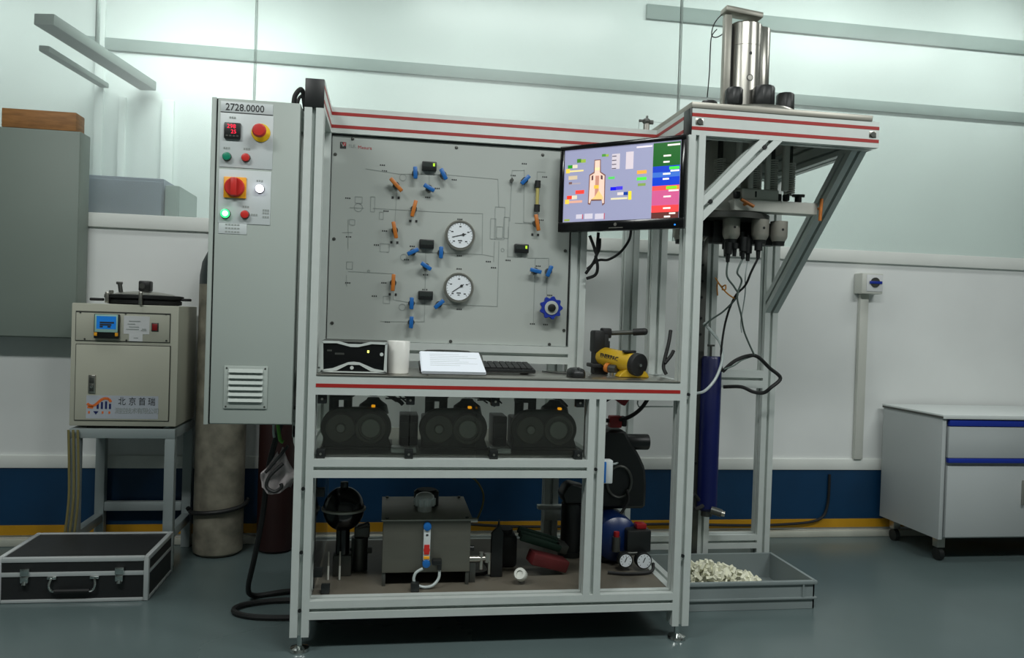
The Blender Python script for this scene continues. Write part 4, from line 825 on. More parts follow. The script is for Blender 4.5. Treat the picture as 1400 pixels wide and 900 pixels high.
# ------------------------------------------------------------------ pumps on the middle shelf
ZS = 0.6365
def pump(label, x):
    t = thing('metering_pump', label, 'pump', (x + 0.05, 0.2, ZS), 'twin disc pumps on the middle shelf')
    poly = []
    for cx_, cz_, r, a0, a1 in ((x, 0.712, 0.068, 95, 210), (x + 0.1, 0.712, 0.07, -30, 85)):
        for k in range(13):
            a = math.radians(a0 + (a1 - a0) * k / 12); poly.append((cx_ + r * math.cos(a), cz_ + r * math.sin(a)))
        if a0 == 95: poly += [(x - 0.062, ZS + 0.0105), (x + 0.172, ZS + 0.0105)]
    b = B('pump_body'); b.xz(poly, 0.150, 0.030, 0.003); obj('front_plate', b, t)
    b = B('pump_disc'); b.lathe([(0, 0), (0.046, 0), (0.050, 0.004), (0.050, 0.012), (0.046, 0.016), (0.018, 0.014), (0.015, 0.018), (0, 0.018)], (x, 0.149, 0.712), (0, -1, 0), n=36); d = obj('left_disc', b, t)
    b = B('pump_cap'); b.lathe([(0, 0), (0.013, 0), (0.013, 0.006), (0.006, 0.006), (0.006, 0.003), (0, 0.003)], (x, 0.131, 0.712), (0, -1, 0), n=18); obj('hub', b, d)
    b = B('pump_disc'); b.lathe([(0.030, 0.0), (0.052, 0), (0.054, 0.004), (0.054, 0.014), (0.050, 0.018), (0.041, 0.016), (0.040, 0.006), (0.030, 0.006)], (x + 0.1, 0.149, 0.712), (0, -1, 0), n=36); d = obj('right_disc', b, t)
    b = B('pump_cap'); b.lathe([(0, 0), (0.032, 0), (0.032, 0.010), (0.030, 0.012), (0, 0.012)], (x + 0.1, 0.145, 0.712), (0, -1, 0), n=32); obj('motor_cap', b, d)
    b = B('black'); b.cyl((x + 0.1, 0.185, 0.700), (x + 0.1, 0.32, 0.700), 0.052, n=28); b.box(x - 0.055, x + 0.045, 0.185, 0.32, ZS + 0.011, 0.745, 0.006); obj('motor', b, t)
    b = B('black'); b.lathe([(0, 0), (0.055, 0), (0.048, 0.03), (0.025, 0.047), (0.02, 0.055), (0, 0.055)], (x + 0.105, 0.24, 0.752), n=28); b.box(x + 0.09, x + 0.12, 0.205, 0.235, 0.815, 0.833, 0.003); tc2 = obj('terminal_dome', b, t)
    b = B('led_amber'); b.box(x + 0.100, x + 0.113, 0.150, 0.166, 0.782, 0.790, 0.002); obj('amber_lamp', b, tc2)
    b = B('pump_body'); b.box(x - 0.066, x + 0.175, 0.14, 0.32, ZS + 0.0005, ZS + 0.010, 0.002); obj('base_plate', b, t)
    b = B('black'); b.cyl((x - 0.03, 0.22, 0.745), (x - 0.03, 0.22, 0.832), 0.017, n=16); b.cyl((x + 0.018, 0.22, 0.745), (x + 0.018, 0.22, 0.832), 0.015, n=16); b.box(x - 0.045, x + 0.03, 0.2, 0.25, 0.80, 0.815, 0.003); obj('pump_head', b, t)
    return t
pump('twin disc pump with amber lamp, leftmost on the middle shelf by the left post', 0.135)
pump('twin disc pump with amber lamp, middle one of three on the middle shelf', 0.468)
pump('twin disc pump with amber lamp, rightmost on the middle shelf by the middle post', 0.790)
for (x0, x1), lb in (((0.335, 0.400), 'dark control box on the shelf between the left and middle disc pumps'), ((0.670, 0.722), 'dark control box on the shelf between the middle and right disc pumps')):
    t = thing('pump_controller', lb, 'control box', ((x0 + x1) / 2, 0.25, ZS), 'control boxes between the disc pumps')
    b = B('black'); b.box(x0, x1, 0.24, 0.36, ZS + 0.0005, 0.745, 0.004); obj('housing', b, t)
    b = B('steel_dark'); b.box(x0 + 0.003, x1 - 0.003, 0.234, 0.2395, ZS + 0.03, ZS + 0.085, 0.002); obj('front_panel', b, t)
for (x0, x1), lb in (((0.305, 0.390), 'silver block on the middle shelf in front of the left control box'), ((0.640, 0.712), 'silver block on the middle shelf in front of the right control box')):
    b = B('bright_metal'); b.box(x0, x1, 0.07, 0.125, ZS, ZS + 0.020, 0.003); single('mounting_block', b, lb, 'block', 'silver blocks on the middle shelf')
for pts, lb in (([(0.15, 0.27, 0.80), (0.20, 0.30, 0.826), (0.27, 0.31, 0.818), (0.33, 0.30, 0.79), (0.345, 0.30, 0.776)], 'black hose arching from the left pump to its control box'),
                ([(0.49, 0.27, 0.80), (0.53, 0.30, 0.826), (0.60, 0.31, 0.812), (0.66, 0.30, 0.80), (0.685, 0.30, 0.777)], 'black hose arching from the middle pump to its control box'),
                ([(0.82, 0.27, 0.81), (0.87, 0.30, 0.828), (0.93, 0.31, 0.80), (0.958, 0.31, 0.775)], 'black hose arching from the right pump toward the middle post')):
    b = B('rubber'); b.tube(pts, 0.0075); single('pump_hose', b, lb, 'hose', 'black hoses over the disc pumps')
for x0, lb in ((0.262, 'woven dark cable lattice hanging over the left pump'), (0.60, 'woven dark cable lattice hanging over the middle pump')):
    b = B('rubber')
    for k in range(4): b.tube([(x0 + k * 0.022, 0.33, 0.834), (x0 + 0.035 + k * 0.020, 0.33, 0.80), (x0 + 0.06 + k * 0.018, 0.34, 0.782)], 0.003, n=5); 
    for k in range(3): b.tube([(x0 + 0.10, 0.332, 0.832 - k * 0.018), (x0 + 0.02, 0.332, 0.822 - k * 0.014)], 0.003, n=5)
    single('cable_bundle', b, lb, 'cable', 'cable lattices over the disc pumps')

# ------------------------------------------------------------------ bottom shelf
ZL = 0.171
tk = thing('oil_tank', 'stainless steel oil tank with sight gauge on the bottom shelf', 'tank', (0.435, 0.29, ZL))
b = B('tank_steel'); b.box(0.287, 0.588, 0.125, 0.46, 0.218, 0.397, 0.002); obj('body', b, tk)
b = B('steel_dull'); b.box(0.281, 0.594, 0.118, 0.467, 0.3975, 0.4025, 0.001); lid_ = obj('lid', b, tk)  # lighter steel than the body: the lid's edge highlight put into its colour
for x, y in ((0.30, 0.135), (0.575, 0.135), (0.30, 0.45), (0.575, 0.45)):
    b = B('steel_dark'); b.cyl((x, y, 0.4025), (x, y, 0.407), 0.006, n=10); obj('screw', b, lid_)
for x0, x1 in ((0.288, 0.300), (0.575, 0.587)):
    b = B('steel_dark'); b.box(x0, x1, 0.13, 0.455, ZL, 0.218, 0.001); obj('foot', b, tk)
b = B('steel_dark'); b.box(0.300, 0.575, 0.30, 0.305, ZL, 0.2175); obj('rear_skirt', b, tk)
fx, fy = 0.432, 0.24
b = B('bright_metal'); b.lathe([(0, 0), (0.026, 0), (0.026, 0.018), (0.034, 0.020), (0.035, 0.046), (0.031, 0.056), (0.020, 0.064), (0, 0.066)], (fx, fy, 0.403), n=32)
for k in range(12):
    a = 2 * PI * k / 12; b.cyl((fx + 0.034 * math.cos(a), fy + 0.034 * math.sin(a), 0.424), (fx + 0.034 * math.cos(a), fy + 0.034 * math.sin(a), 0.448), 0.0055, n=8)
obj('filler_cap', b, tk, 'shiny knurled filler cap')
b = B('black'); b.lathe([(0, 0), (0.046, 0), (0.046, 0.05), (0.036, 0.058), (0, 0.058)], (0.442, 0.33, 0.403), n=28); obj('breather', b, tk)
gx_, gy_ = (0.437, 0.316)[0], 0.1245
b = B('plate_w'); b.box(gx_ - 0.012, gx_ + 0.012, gy_ - 0.014, gy_, 0.262, 0.370, 0.003); sg = obj('sight_gauge', b, tk)
for z in (0.252, 0.380):
    b = B('blue_h'); b.cyl((gx_, gy_ - 0.020, z), (gx_, gy_, z), 0.0135, n=20, bev=0.002); obj('gauge_end', b, sg, 'blue gauge end')
b = B('red'); b.cyl((gx_, gy_ - 0.018, 0.300), (gx_, gy_ - 0.010, 0.300), 0.011, n=18); b.box(gx_ - 0.009, gx_ + 0.009, gy_ - 0.017, gy_ - 0.013, 0.285, 0.318); obj('red_window', b, sg)
b = B('amber'); b.box(gx_ - 0.010, gx_ + 0.010, gy_ - 0.016, gy_ - 0.013, 0.268, 0.278, 0.001); b.use('print_k').box(gx_ - 0.004, gx_ + 0.004, gy_ - 0.0155, gy_ - 0.0135, 0.349, 0.354); obj('amber_band', b, sg)
b = B('black'); b.box(gx_ + 0.02, gx_ + 0.052, gy_ - 0.03, gy_, 0.250, 0.268, 0.003); b.box(gx_ + 0.038, gx_ + 0.052, gy_ - 0.028, gy_ - 0.006, 0.232, 0.256, 0.003); obj('outlet_elbow', b, tk)
b = B('tube_w'); b.tube([(gx_ + 0.045, 0.108, 0.236), (gx_ + 0.043, 0.100, 0.205), (gx_ + 0.02, 0.092, 0.182), (gx_ - 0.015, 0.094, 0.179), (gx_ - 0.040, 0.10, 0.195), (gx_ - 0.036, 0.105, 0.222), (gx_ - 0.012, 0.11, 0.236)], 0.005, n=8)
single('drain_tube', b, 'clear tube curling in a loop under the oil tank sight gauge', 'tube')
b = B('steel'); b.cyl((0.5885, 0.16, 0.252), (0.625, 0.16, 0.252), 0.012, n=14); b.cyl((0.625, 0.16, 0.252), (0.66, 0.16, 0.254), 0.009, n=12); b.cyl((0.655, 0.16, 0.240), (0.655, 0.16, 0.270), 0.012, n=14); b.cyl((0.632, 0.16, 0.215), (0.632, 0.16, 0.275), 0.008, n=12)
b.cyl((0.66, 0.15, 0.2), (0.66, 0.15, 0.245), 0.005, n=10); b.use('steel_dark').box(0.59, 0.612, 0.15, 0.175, ZL, 0.24, 0.002); obj('outlet_valves', b, tk)
b = B('steel'); b.cyl((0.5885, 0.16, 0.388), (0.615, 0.16, 0.388), 0.009, n=12); b.use('black').cyl((0.5885, 0.16, 0.290), (0.605, 0.16, 0.290), 0.010, n=12); obj('side_ports', b, tk)
b = B('rubber'); b.tube([(0.64, 0.19, 0.24), (0.665, 0.20, 0.205), (0.66, 0.22, 0.182), (0.62, 0.22, 0.178), (0.60, 0.24, 0.19)], 0.006); single('outlet_hose', b, 'short black hose looping beside the outlet valves of the oil tank', 'hose')
ac = thing('accumulator', 'black domed accumulator standing in the left corner of the bottom shelf', 'accumulator', (0.147, 0.27, ZL))
pr = [(0, 0.240), (0.024, 0.240), (0.024, 0.335)] + [(0.072 * math.cos(math.radians(a)), 0.405 + 0.078 * math.sin(math.radians(a))) for a in range(-66, 90, 6)] + [(0.014, 0.482), (0.014, 0.500), (0, 0.501)]
b = B('black_gloss'); b.lathe(pr, (0.147, 0.27, 0), n=48); obj('dome', b, ac)
b = B('steel_dull'); b.lathe([(0.072, 0), (0.078, 0.002), (0.078, 0.009), (0.072, 0.011)], (0.147, 0.27, 0.400), n=40); obj('seam_ring', b, ac)
b = B('steel_dark'); b.box(0.115, 0.18, 0.24, 0.30, ZL, 0.245, 0.004); obj('foot_block', b, ac)
for x in (0.103, 0.142):
    b = B('steel_dull'); b.cyl((x, 0.205, ZL + 0.05), (x, 0.205, 0.27), 0.003, n=8); b.use('pvc').cyl((x, 0.205, ZL + 0.001), (x, 0.205, ZL + 0.05), 0.0035, n=8); obj('bleed_pin', b, ac)
b = B('steel_dark'); b.cyl((0.205, 0.32, ZL), (0.205, 0.32, 0.29), 0.030, n=16); b.box(0.185, 0.24, 0.30, 0.36, 0.29, 0.33, 0.004); b.cyl((0.20, 0.30, 0.33), (0.235, 0.29, 0.345), 0.008, n=10); b.box(0.17, 0.25, 0.31, 0.345, 0.23, 0.25, 0.003); single('pump_valve_block', b, 'dark steel valve block between the black dome and the oil tank', 'valve')
# loose things right of the tank
bp2 = B('black'); bp2.xz([(0.672, ZL + 0.001), (0.716, ZL + 0.001), (0.716, 0.33), (0.704, 0.352), (0.699, 0.38), (0.693, 0.352), (0.672, 0.33)], 0.20, 0.015, 0.002); single('steel_plate', bp2, 'dark pointed plate standing upright right of the oil tank', 'plate')
b = B('rubber'); b.box(0.722, 0.785, 0.30, 0.42, ZL + 0.001, 0.29, 0.012); b.cyl((0.745, 0.36, 0.290), (0.745, 0.36, 0.305), 0.03, n=16); single('black_box', b, 'low black box on the bottom shelf behind the red and green tools', 'box')
b = B('rag_red'); q = Matrix.Translation((0.885, 0.22, 0.222)) @ Euler((0.1, 0.30, 0.25)).to_matrix().to_4x4(); b.box(-0.075, 0.075, -0.03, 0.03, -0.022, 0.022, 0.006, q); single('tool_pouch', b, 'dark red oblong tool case lying tilted on the bottom shelf', 'tool case')
q = Matrix.Translation((0.865, 0.30, 0.275)) @ Euler((0.1, 0.32, 0.15)).to_matrix().to_4x4(); gt = thing('gripping_tool', 'dark green handled tool lying across the red tool case', 'tool', (0.865, 0.30, 0.25))
for k in range(3):
    b = B('rag_green'); b.box(-0.085, 0.085, -0.035 + 0.025 * k, -0.017 + 0.025 * k, -0.014 + 0.006 * k, 0.012 + 0.006 * k, 0.006, q); obj('handle_bar', b, gt)
b = B('steel_dark'); b.box(0.07, 0.115, -0.03, 0.03, -0.018, 0.018, 0.006, q); obj('jaw', b, gt)
b = B('pvc'); b.lathe([(0, 0), (0.020, 0), (0.022, 0.004), (0.022, 0.030), (0.019, 0.034), (0.012, 0.034), (0.012, 0.028), (0, 0.028)], (0.775, 0.135, ZL + 0.026), (-0.35, -0.75, 0.45), n=24); single('pipe_plug', b, 'small white plastic plug lying on the bottom shelf in front of the red tool case', 'plug')
# dark motor half hidden by the middle post
mt2 = thing('upright_motor', 'dark upright electric motor half hidden behind the middle post', 'motor', (0.965, 0.45, ZL))
b = B('black'); b.cyl((1.025, 0.45, ZL + 0.02), (1.025, 0.45, 0.38), 0.042, n=24); b.cyl((1.025, 0.45, ZL + 0.0005), (1.025, 0.45, ZL + 0.02), 0.05, n=24); obj('body', b, mt2)
b = B('black'); b.xz([(0.985, 0.385), (1.07, 0.385), (1.07, 0.45), (1.012, 0.465), (0.992, 0.455), (0.972, 0.42)], 0.40, 0.09, 0.006); obj('terminal_box', b, mt2)
# compressor in the right bay
cp = thing('air_compressor', 'small blue air compressor with two white gauges in the right bay of the bottom shelf', 'compressor', (1.19, 0.35, ZL))
b = B('comp_blue'); b.lathe([(0, -0.11), (0.05, -0.105), (0.085, -0.08), (0.088, -0.05), (0.088, 0.20), (0.080, 0.225), (0, 0.24)], (1.178, 0.40, 0.268), (0, 1, 0), n=40); obj('tank', b, cp)
for y in (0.36, 0.53):
    b = B('black'); b.box(1.12, 1.235, y - 0.01, y + 0.01, ZL, 0.19, 0.003); obj('foot', b, cp)
b = B('black'); b.box(1.195, 1.290, 0.255, 0.325, 0.235, 0.320, 0.008); ps_ = obj('pressure_switch', b, cp)
b = B('darkred'); b.box(1.235, 1.275, 0.27, 0.31, 0.320, 0.340, 0.004); obj('switch_knob', b, ps_, 'red switch knob')
b = B('steel_dark'); b.cyl((1.160, 0.28, 0.235), (1.160, 0.28, 0.290), 0.015, n=14); b.use('darkred').cyl((1.160, 0.28, 0.285), (1.160, 0.28, 0.310), 0.011, n=14, bev=0.002); obj('regulator', b, cp, 'regulator with red knob')
for x, z, r in ((1.183, 0.215, 0.024), (1.254, 0.212, 0.027)):
    b = B('black'); b.lathe([(0, 0), (r + 0.004, 0), (r + 0.004, 0.026), (r, 0.028), (0, 0.026)], (x, 0.255, z), (0, -1, 0), n=28); g = obj('gauge', b, cp)
    b = B('dial'); b.cyl((x, 0.2275, z), (x, 0.2255, z), r - 0.001, n=28); obj('dial', b, g)
    b = B('print_k'); b.strip([(x - 0.004, z - 0.005), (x + 0.004, z + 0.014)], 0.003, 0.2255, 0.001)
    for k in range(9):
        a = math.radians(225 - 33.75 * k); b.strip([(x + (r - 0.004) * math.cos(a), z + (r - 0.004) * math.sin(a)), (x + (r - 0.008) * math.cos(a), z + (r - 0.008) * math.sin(a))], 0.002, 0.2255, 0.0005)
    obj('needle', b, g)
b = B('steel_dark'); b.cyl((1.17, 0.262, 0.232), (1.26, 0.262, 0.232), 0.008, n=12); obj('manifold', b, cp)
b = B('black'); b.xz([(1.115, 0.36), (1.320, 0.36), (1.322, 0.45), (1.315, 0.52), (1.285, 0.58), (1.255, 0.62), (1.225, 0.675), (1.135, 0.675), (1.110, 0.62)], 0.42, 0.16, 0.012); mc = obj('motor_cover', b, cp)
b = B('steel_dark'); b.tube([(1.205 + 0.050 * math.cos(2 * PI * k / 20), 0.416, 0.47 + 0.062 * math.sin(2 * PI * k / 20)) for k in range(20)], 0.006, closed=True, res=2); obj('cover_ring', b, mc)
b = B('black'); b.cyl((1.24, 0.46, 0.622), (1.335, 0.46, 0.622), 0.032, n=20, bev=0.006); obj('air_filter', b, cp)
b = B('black'); b.box(1.09, 1.135, 0.405, 0.425, 0.585, 0.655, 0.008); obj('starter_box', b, cp)
b = B('rubber'); b.tube([(1.235, 0.41, 0.44), (1.240, 0.40, 0.40), (1.215, 0.39, 0.36), (1.200, 0.38, 0.345)], 0.006); obj('air_pipe', b, cp)
b = B('rubber'); b.tube([(1.293, 0.235, 0.20), (1.27, 0.20, 0.18), (1.18, 0.19, 0.178), (1.11, 0.21, 0.178)], 0.006); single('compressor_cord', b, 'black cord lying in front of the blue compressor', 'cord')
wb = thing('junction_box', 'small white and blue junction box fixed on the inside of the middle post', 'junction box', (1.045, 0.06, 0.565))
b = B('plate_w'); b.box(1.0235, 1.058, 0.012, 0.05, 0.548, 0.628, 0.004); obj('box', b, wb)
b = B('blue_h'); b.box(1.0235, 1.032, 0.004, 0.0115, 0.552, 0.624, 0.002); obj('blue_edge', b, wb)
b = B('tube_w'); b.tube([(1.058, 0.04, 0.61), (1.09, 0.10, 0.60), (1.13, 0.2, 0.585)], 0.004); single('pale_hose', b, 'pale thin hose from the junction box toward the black motor cover', 'hose')
# red quick couplings on hoses behind the right bay
hq = thing('air_hose', 'black air hose with dark red coupling rising beneath the worktop', 'hose', (1.20, 0.42, 0.70))
b = B('rubber'); b.tube([(1.075, 0.36, 0.745), (1.13, 0.42, 0.785), (1.19, 0.43, 0.815)], 0.008); b.tube([(1.07, 0.31, 0.80), (1.10, 0.325, 0.826)], 0.007); obj('hose', b, hq)
b = B('darkred'); b.box(-0.030, 0.030, -0.02, 0.02, -0.028, 0.028, 0.006, Matrix.Translation((1.205, 0.42, 0.81)) @ Matrix.Rotation(math.radians(35), 4, 'Y')); obj('coupling', b, hq, 'dark red coupling')
hq = thing('air_hose', 'long black air hose with dark red coupling sweeping up to the right front post', 'hose', (1.20, 0.42, 0.66))
b = B('rubber'); b.tube([(1.06, 0.36, 0.715), (1.12, 0.40, 0.715), (1.18, 0.42, 0.712), (1.22, 0.36, 0.735), (1.25, 0.31, 0.775), (1.275, 0.29, 0.825)], 0.008); obj('hose', b, hq)
b = B('darkred'); b.box(1.155, 1.205, 0.40, 0.44, 0.685, 0.732, 0.006); b.use('rubber').box(1.205, 1.225, 0.40, 0.44, 0.69, 0.73, 0.006); obj('coupling', b, hq, 'dark red coupling')
b = B('wire_g'); b.tube([(1.298, 0.5, 0.784), (1.302, 0.5, 0.76), (1.354, 0.5, 0.761), (1.448, 0.5, 0.762)], 0.003, res=2); single('thin_pipe', b, 'thin grey pipe bent below the worktop in the right bay', 'pipe')
b = B('hose_y'); b.tube([(0.51, 0.5, 0.472), (0.584, 0.5, 0.478), (0.637, 0.5, 0.464), (0.673, 0.5, 0.414), (0.675, 0.5, 0.362), (0.651, 0.48, 0.304)], 0.004); single('yellow_tube', b, 'thin yellowed tube curving down above the right side of the oil tank', 'tube')
b = B('rubber'); b.tube([(0.62, 1.245, 0.095), (0.9, 1.25, 0.073), (1.3, 1.25, 0.070), (1.7, 1.25, 0.078), (2.1, 1.25, 0.068), (2.35, 1.25, 0.070), (2.55, 1.255, 0.09), (2.61, 1.262, 0.16), (2.62, 1.266, 0.33)], 0.007); single('wall_cable', b, 'long black cable running along the yellow band of the wall', 'cable')

# ------------------------------------------------------------------ grey bin with white scraps
bn = thing('plastic_bin', 'flat grey plastic bin on the floor at the foot of the tower', 'bin', (1.67, 0.44, 0))
x0, x1, y0, y1, hb = 1.362, 1.978, 0.262, 0.64, 0.112
b = B('bin')
b.box(x0 + 0.012, x1 - 0.012, y0 + 0.012, y1 - 0.012, 0.001, 0.006)
for (a0, a1, c0, c1) in ((x0 + 0.008, x1 - 0.008, y0 + 0.008, y0 + 0.014), (x0 + 0.008, x1 - 0.008, y1 - 0.014, y1 - 0.008), (x0 + 0.008, x0 + 0.014, y0 + 0.008, y1 - 0.008), (x1 - 0.014, x1 - 0.008, y0 + 0.008, y1 - 0.008)): b.box(a0, a1, c0, c1, 0.001, hb)
obj('tray', b, bn)
b = B('bin')
for z0, z1 in ((hb - 0.014, hb), (0.040, 0.048)):
    for (a0, a1, c0, c1) in ((x0, x1, y0, y0 + 0.009), (x0, x1, y1 - 0.009, y1), (x0, x0 + 0.009, y0 + 0.009, y1 - 0.009), (x1 - 0.009, x1, y0 + 0.009, y1 - 0.009)): b.box(a0, a1, c0, c1, z0, z1, 0.0015)
b.box(x1 - 0.06, x1 - 0.054, y0 + 0.001, y0 + 0.009, 0.048, hb - 0.014); obj('rim', b, bn)
b = B('scrap'); rr = random.Random(3)
for k in range(560):
    u = rr.uniform(-1, 1); v = rr.uniform(-1, 1)
    if u * u + v * v > 1: continue
    x = 1.625 + 0.235 * u; y = 0.44 + 0.15 * v; hz = 0.012 + 0.105 * (1 - (u * u + v * v)) ** 0.7 * (0.8 + 0.2 * math.sin(9 * x)); z = 0.012 + rr.random() ** 0.4 * hz
    s = rr.uniform(0.007, 0.019)
    q = Matrix.Translation((x, y, z)) @ Euler((rr.uniform(0, 3), rr.uniform(0, 3), rr.uniform(0, 3))).to_matrix().to_4x4()
    b.box(-s, s, -s * rr.uniform(0.3, 1), s * rr.uniform(0.3, 1), -s * 0.35, s * 0.35, 0, q)
single('white_scraps', b, 'heap of white plastic scraps lying in the grey bin', 'scraps', kind='stuff')

# ------------------------------------------------------------------ right: isolator, duct, drawer cabinet
iw = thing('isolator_switch', 'white wall isolator switch box with blue handle at the right of the tower', 'switch', (2.76, YW, 1.30))
b = B('pvc'); b.box(2.725, 2.845, YW - 0.075, YW - 0.0005, 1.292, 1.400, 0.005); obj('box', b, iw)
b = B('sticker'); b.box(2.750, 2.842, YW - 0.0775, YW - 0.075, 1.305, 1.392, 0.002); obj('front_plate', b, iw)
b = B('steel_dark'); b.cyl((2.797, YW - 0.082, 1.352), (2.797, YW - 0.077, 1.352), 0.026, n=24); b.use('blue_w').box(2.763, 2.835, YW - 0.0835, YW - 0.0815, 1.345, 1.359, 0.0005); obj('handle', b, iw, 'blue handle')
b = B('pvc'); b.box(2.752, 2.800, YW - 0.025, YW - 0.0005, 0.4125, 1.2915, 0.003); single('cable_duct', b, 'vertical white cable duct running from the isolator box down to the wall rail', 'duct')
DX, DY0, DY1 = 2.90, 0.786, 1.24
dc = thing('drawer_cabinet', 'pale grey drawer cabinet on castors against the back wall at the right', 'cabinet', (3.4, 1.0, 0))
b = B('drawer'); b.box(DX, DX + 0.02, DY0, DY1, 0.115, 0.692, 0.001); obj('side_panel', b, dc)
b = B('drawer'); b.box(DX + 0.021, DX + 0.98, DY0 + 0.022, DY1, 0.115, 0.692); b.box(DX + 0.98, DX + 1.0, DY0, DY1, 0.115, 0.692); obj('carcass', b, dc)
b = B('drawer_top'); b.box(DX - 0.006, DX + 1.01, DY0 - 0.012, DY1 + 0.005, 0.6925, 0.712, 0.002); obj('worktop', b, dc)
b = B('steel_dark'); b.box(DX - 0.0068, DX - 0.006, DY0 - 0.01, DY1, 0.694, 0.704); obj('worktop_edge', b, dc)
for k in range(2):
    xa = DX + 0.035 + k * 0.48
    b = B('drawer'); b.box(xa, xa + 0.46, DY0 - 0.001, DY0 + 0.019, 0.505, 0.655, 0.003); d = obj('drawer_front', b, dc)
    b = B('blue_w'); b.box(xa, xa + 0.46, DY0 - 0.006, DY0 + 0.015, 0.482, 0.503, 0.003); obj('grip_rail', b, d, 'blue grip rail')
    b = B('drawer'); b.box(xa, xa + 0.46, DY0 - 0.001, DY0 + 0.019, 0.125, 0.465, 0.003); d = obj('door', b, dc)
    b = B('steel'); b.box(xa + 0.40, xa + 0.412, DY0 - 0.018, DY0 - 0.001, 0.28, 0.40, 0.003); obj('handle', b, d)
    b = B('blue_w'); b.box(xa, xa + 0.46, DY0 - 0.004, DY0 + 0.015, 0.658, 0.688, 0.003); obj('top_rail', b, dc, 'blue top rail')
for x in (DX + 0.05, DX + 0.95):
    for y in (DY0 + 0.06, DY1 - 0.06):
        b = B('black'); b.cyl((x - 0.012, y, 0.03), (x + 0.012, y, 0.03), 0.030, n=18); b.use('steel').box(x - 0.02, x + 0.02, y - 0.02, y + 0.02, 0.064, 0.115, 0.003); obj('castor', b, dc)

# ------------------------------------------------------------------ left: gas cylinders, hoses
gc = thing('gas_cylinder', 'tall pale grey gas cylinder standing against the wall behind the electrical cabinet', 'gas cylinder', (-0.447, 1.13, 0))
b = B('cyl_grey'); b.lathe([(0, 0.001), (0.09, 0.001), (0.106, 0.014), (0.108, 0.03), (0.108, 1.21), (0, 1.212)], (-0.447, 1.13, 0), n=48); obj('body', b, gc)
b = B('cyl_top'); b.lathe([(0.108, 1.21), (0.107, 1.25), (0.098, 1.31), (0.075, 1.36), (0.045, 1.385), (0.03, 1.39), (0.03, 1.42), (0, 1.42)], (-0.447, 1.13, 0), n=48); obj('shoulder', b, gc, 'dark shoulder')
b = B('steel_dark'); b.cyl((-0.447, 1.13, 1.42), (-0.447, 1.13, 1.47), 0.014, n=14); b.cyl((-0.447, 1.13, 1.47), (-0.447, 1.13, 1.485), 0.03, n=18); obj('valve', b, gc)
b = B('rubber'); b.tube([(-0.447 + 0.121 * math.cos(math.radians(a)), 1.13 + 0.121 * math.sin(math.radians(a)), 0.193 + 0.0002 * (a + 170)) for a in range(-170, 11, 20)] + [(-0.325, 1.16, 0.238)], 0.010); b.tube([(-0.566, 1.11, 0.193), (-0.575, 1.10, 0.21)], 0.010); single('hose_around_cylinder', b, 'thick dark hose wrapped around the foot of the pale gas cylinder', 'hose')
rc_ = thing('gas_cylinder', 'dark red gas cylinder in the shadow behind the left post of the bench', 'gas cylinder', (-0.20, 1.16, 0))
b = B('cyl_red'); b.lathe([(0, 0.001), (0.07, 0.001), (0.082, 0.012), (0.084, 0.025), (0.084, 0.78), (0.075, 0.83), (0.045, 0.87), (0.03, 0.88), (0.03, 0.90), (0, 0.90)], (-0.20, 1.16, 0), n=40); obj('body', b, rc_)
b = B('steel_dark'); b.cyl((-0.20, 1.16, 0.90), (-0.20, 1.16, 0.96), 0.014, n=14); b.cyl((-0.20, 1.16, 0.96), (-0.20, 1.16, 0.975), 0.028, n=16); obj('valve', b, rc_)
b = B('rubber'); b.tube([(-0.055, 0.17, 0.736), (-0.075, 0.20, 0.70), (-0.115, 0.26, 0.55), (-0.135, 0.30, 0.38), (-0.17, 0.36, 0.20), (-0.205, 0.47, 0.06), (-0.190, 0.52, 0.012), (-0.10, 0.55, 0.012), (0.02, 0.59, 0.012), (0.12, 0.62, 0.012)], 0.010)
single('power_cable', b, 'black cable dropping from the electrical cabinet and turning under the bench', 'cable')
b = B('rubber'); b.tube([(0.14, 0.44, 0.012), (0.02, 0.46, 0.012), (-0.12, 0.46, 0.012), (-0.22, 0.42, 0.012), (-0.235, 0.36, 0.012), (-0.17, 0.31, 0.012), (-0.06, 0.29, 0.012), (0.10, 0.29, 0.012)], 0.010)
single('power_cable', b, 'black cable lying in a wide loop on the floor at the left post', 'cable')
b = B('wire_gr'); b.tube([(-0.072, 0.12, 0.74), (-0.066, 0.12, 0.70), (-0.06, 0.12, 0.672), (-0.05, 0.12, 0.665)], 0.006); b.use('tube_w').tube([(-0.083, 0.12, 0.738), (-0.083, 0.12, 0.70), (-0.08, 0.12, 0.68)], 0.004); single('earth_wire', b, 'short yellow green wire end under the electrical cabinet', 'wire')
cl = B('cloth')
bm3 = bmesh.new(); NX, NZ = 16, 18
gr = []
for j in range(NZ + 1):
    v = j / NZ; row = []
    half = 0.012 + 0.05 * min(1, v * 2.0) - 0.02 * max(0, v - 0.75) * 2
    for i in range(NX + 1):
        u = i / NX * 2 - 1
        x = -0.055 - 0.012 * v + half * u * 0.9; z = 0.640 - 0.135 * v + 0.012 * math.sin(3 * u + 5 * v)
        y = 0.10 + 0.014 * math.sin(7 * u + 2 * v) * v + 0.006 * math.sin(13 * v + 3 * u)
        row.append(bm3.verts.new((x, y, z)))
    gr.append(row)
for j in range(NZ):
    for i in range(NX): bm3.faces.new((gr[j][i], gr[j][i + 1], gr[j + 1][i + 1], gr[j + 1][i]))
r_ = bmesh.ops.solidify(bm3, geom=bm3.faces[:], thickness=0.008)
cl._add(bm3); single('white_cloth', cl, 'crumpled white cloth hanging at the left side of the left post', 'cloth')
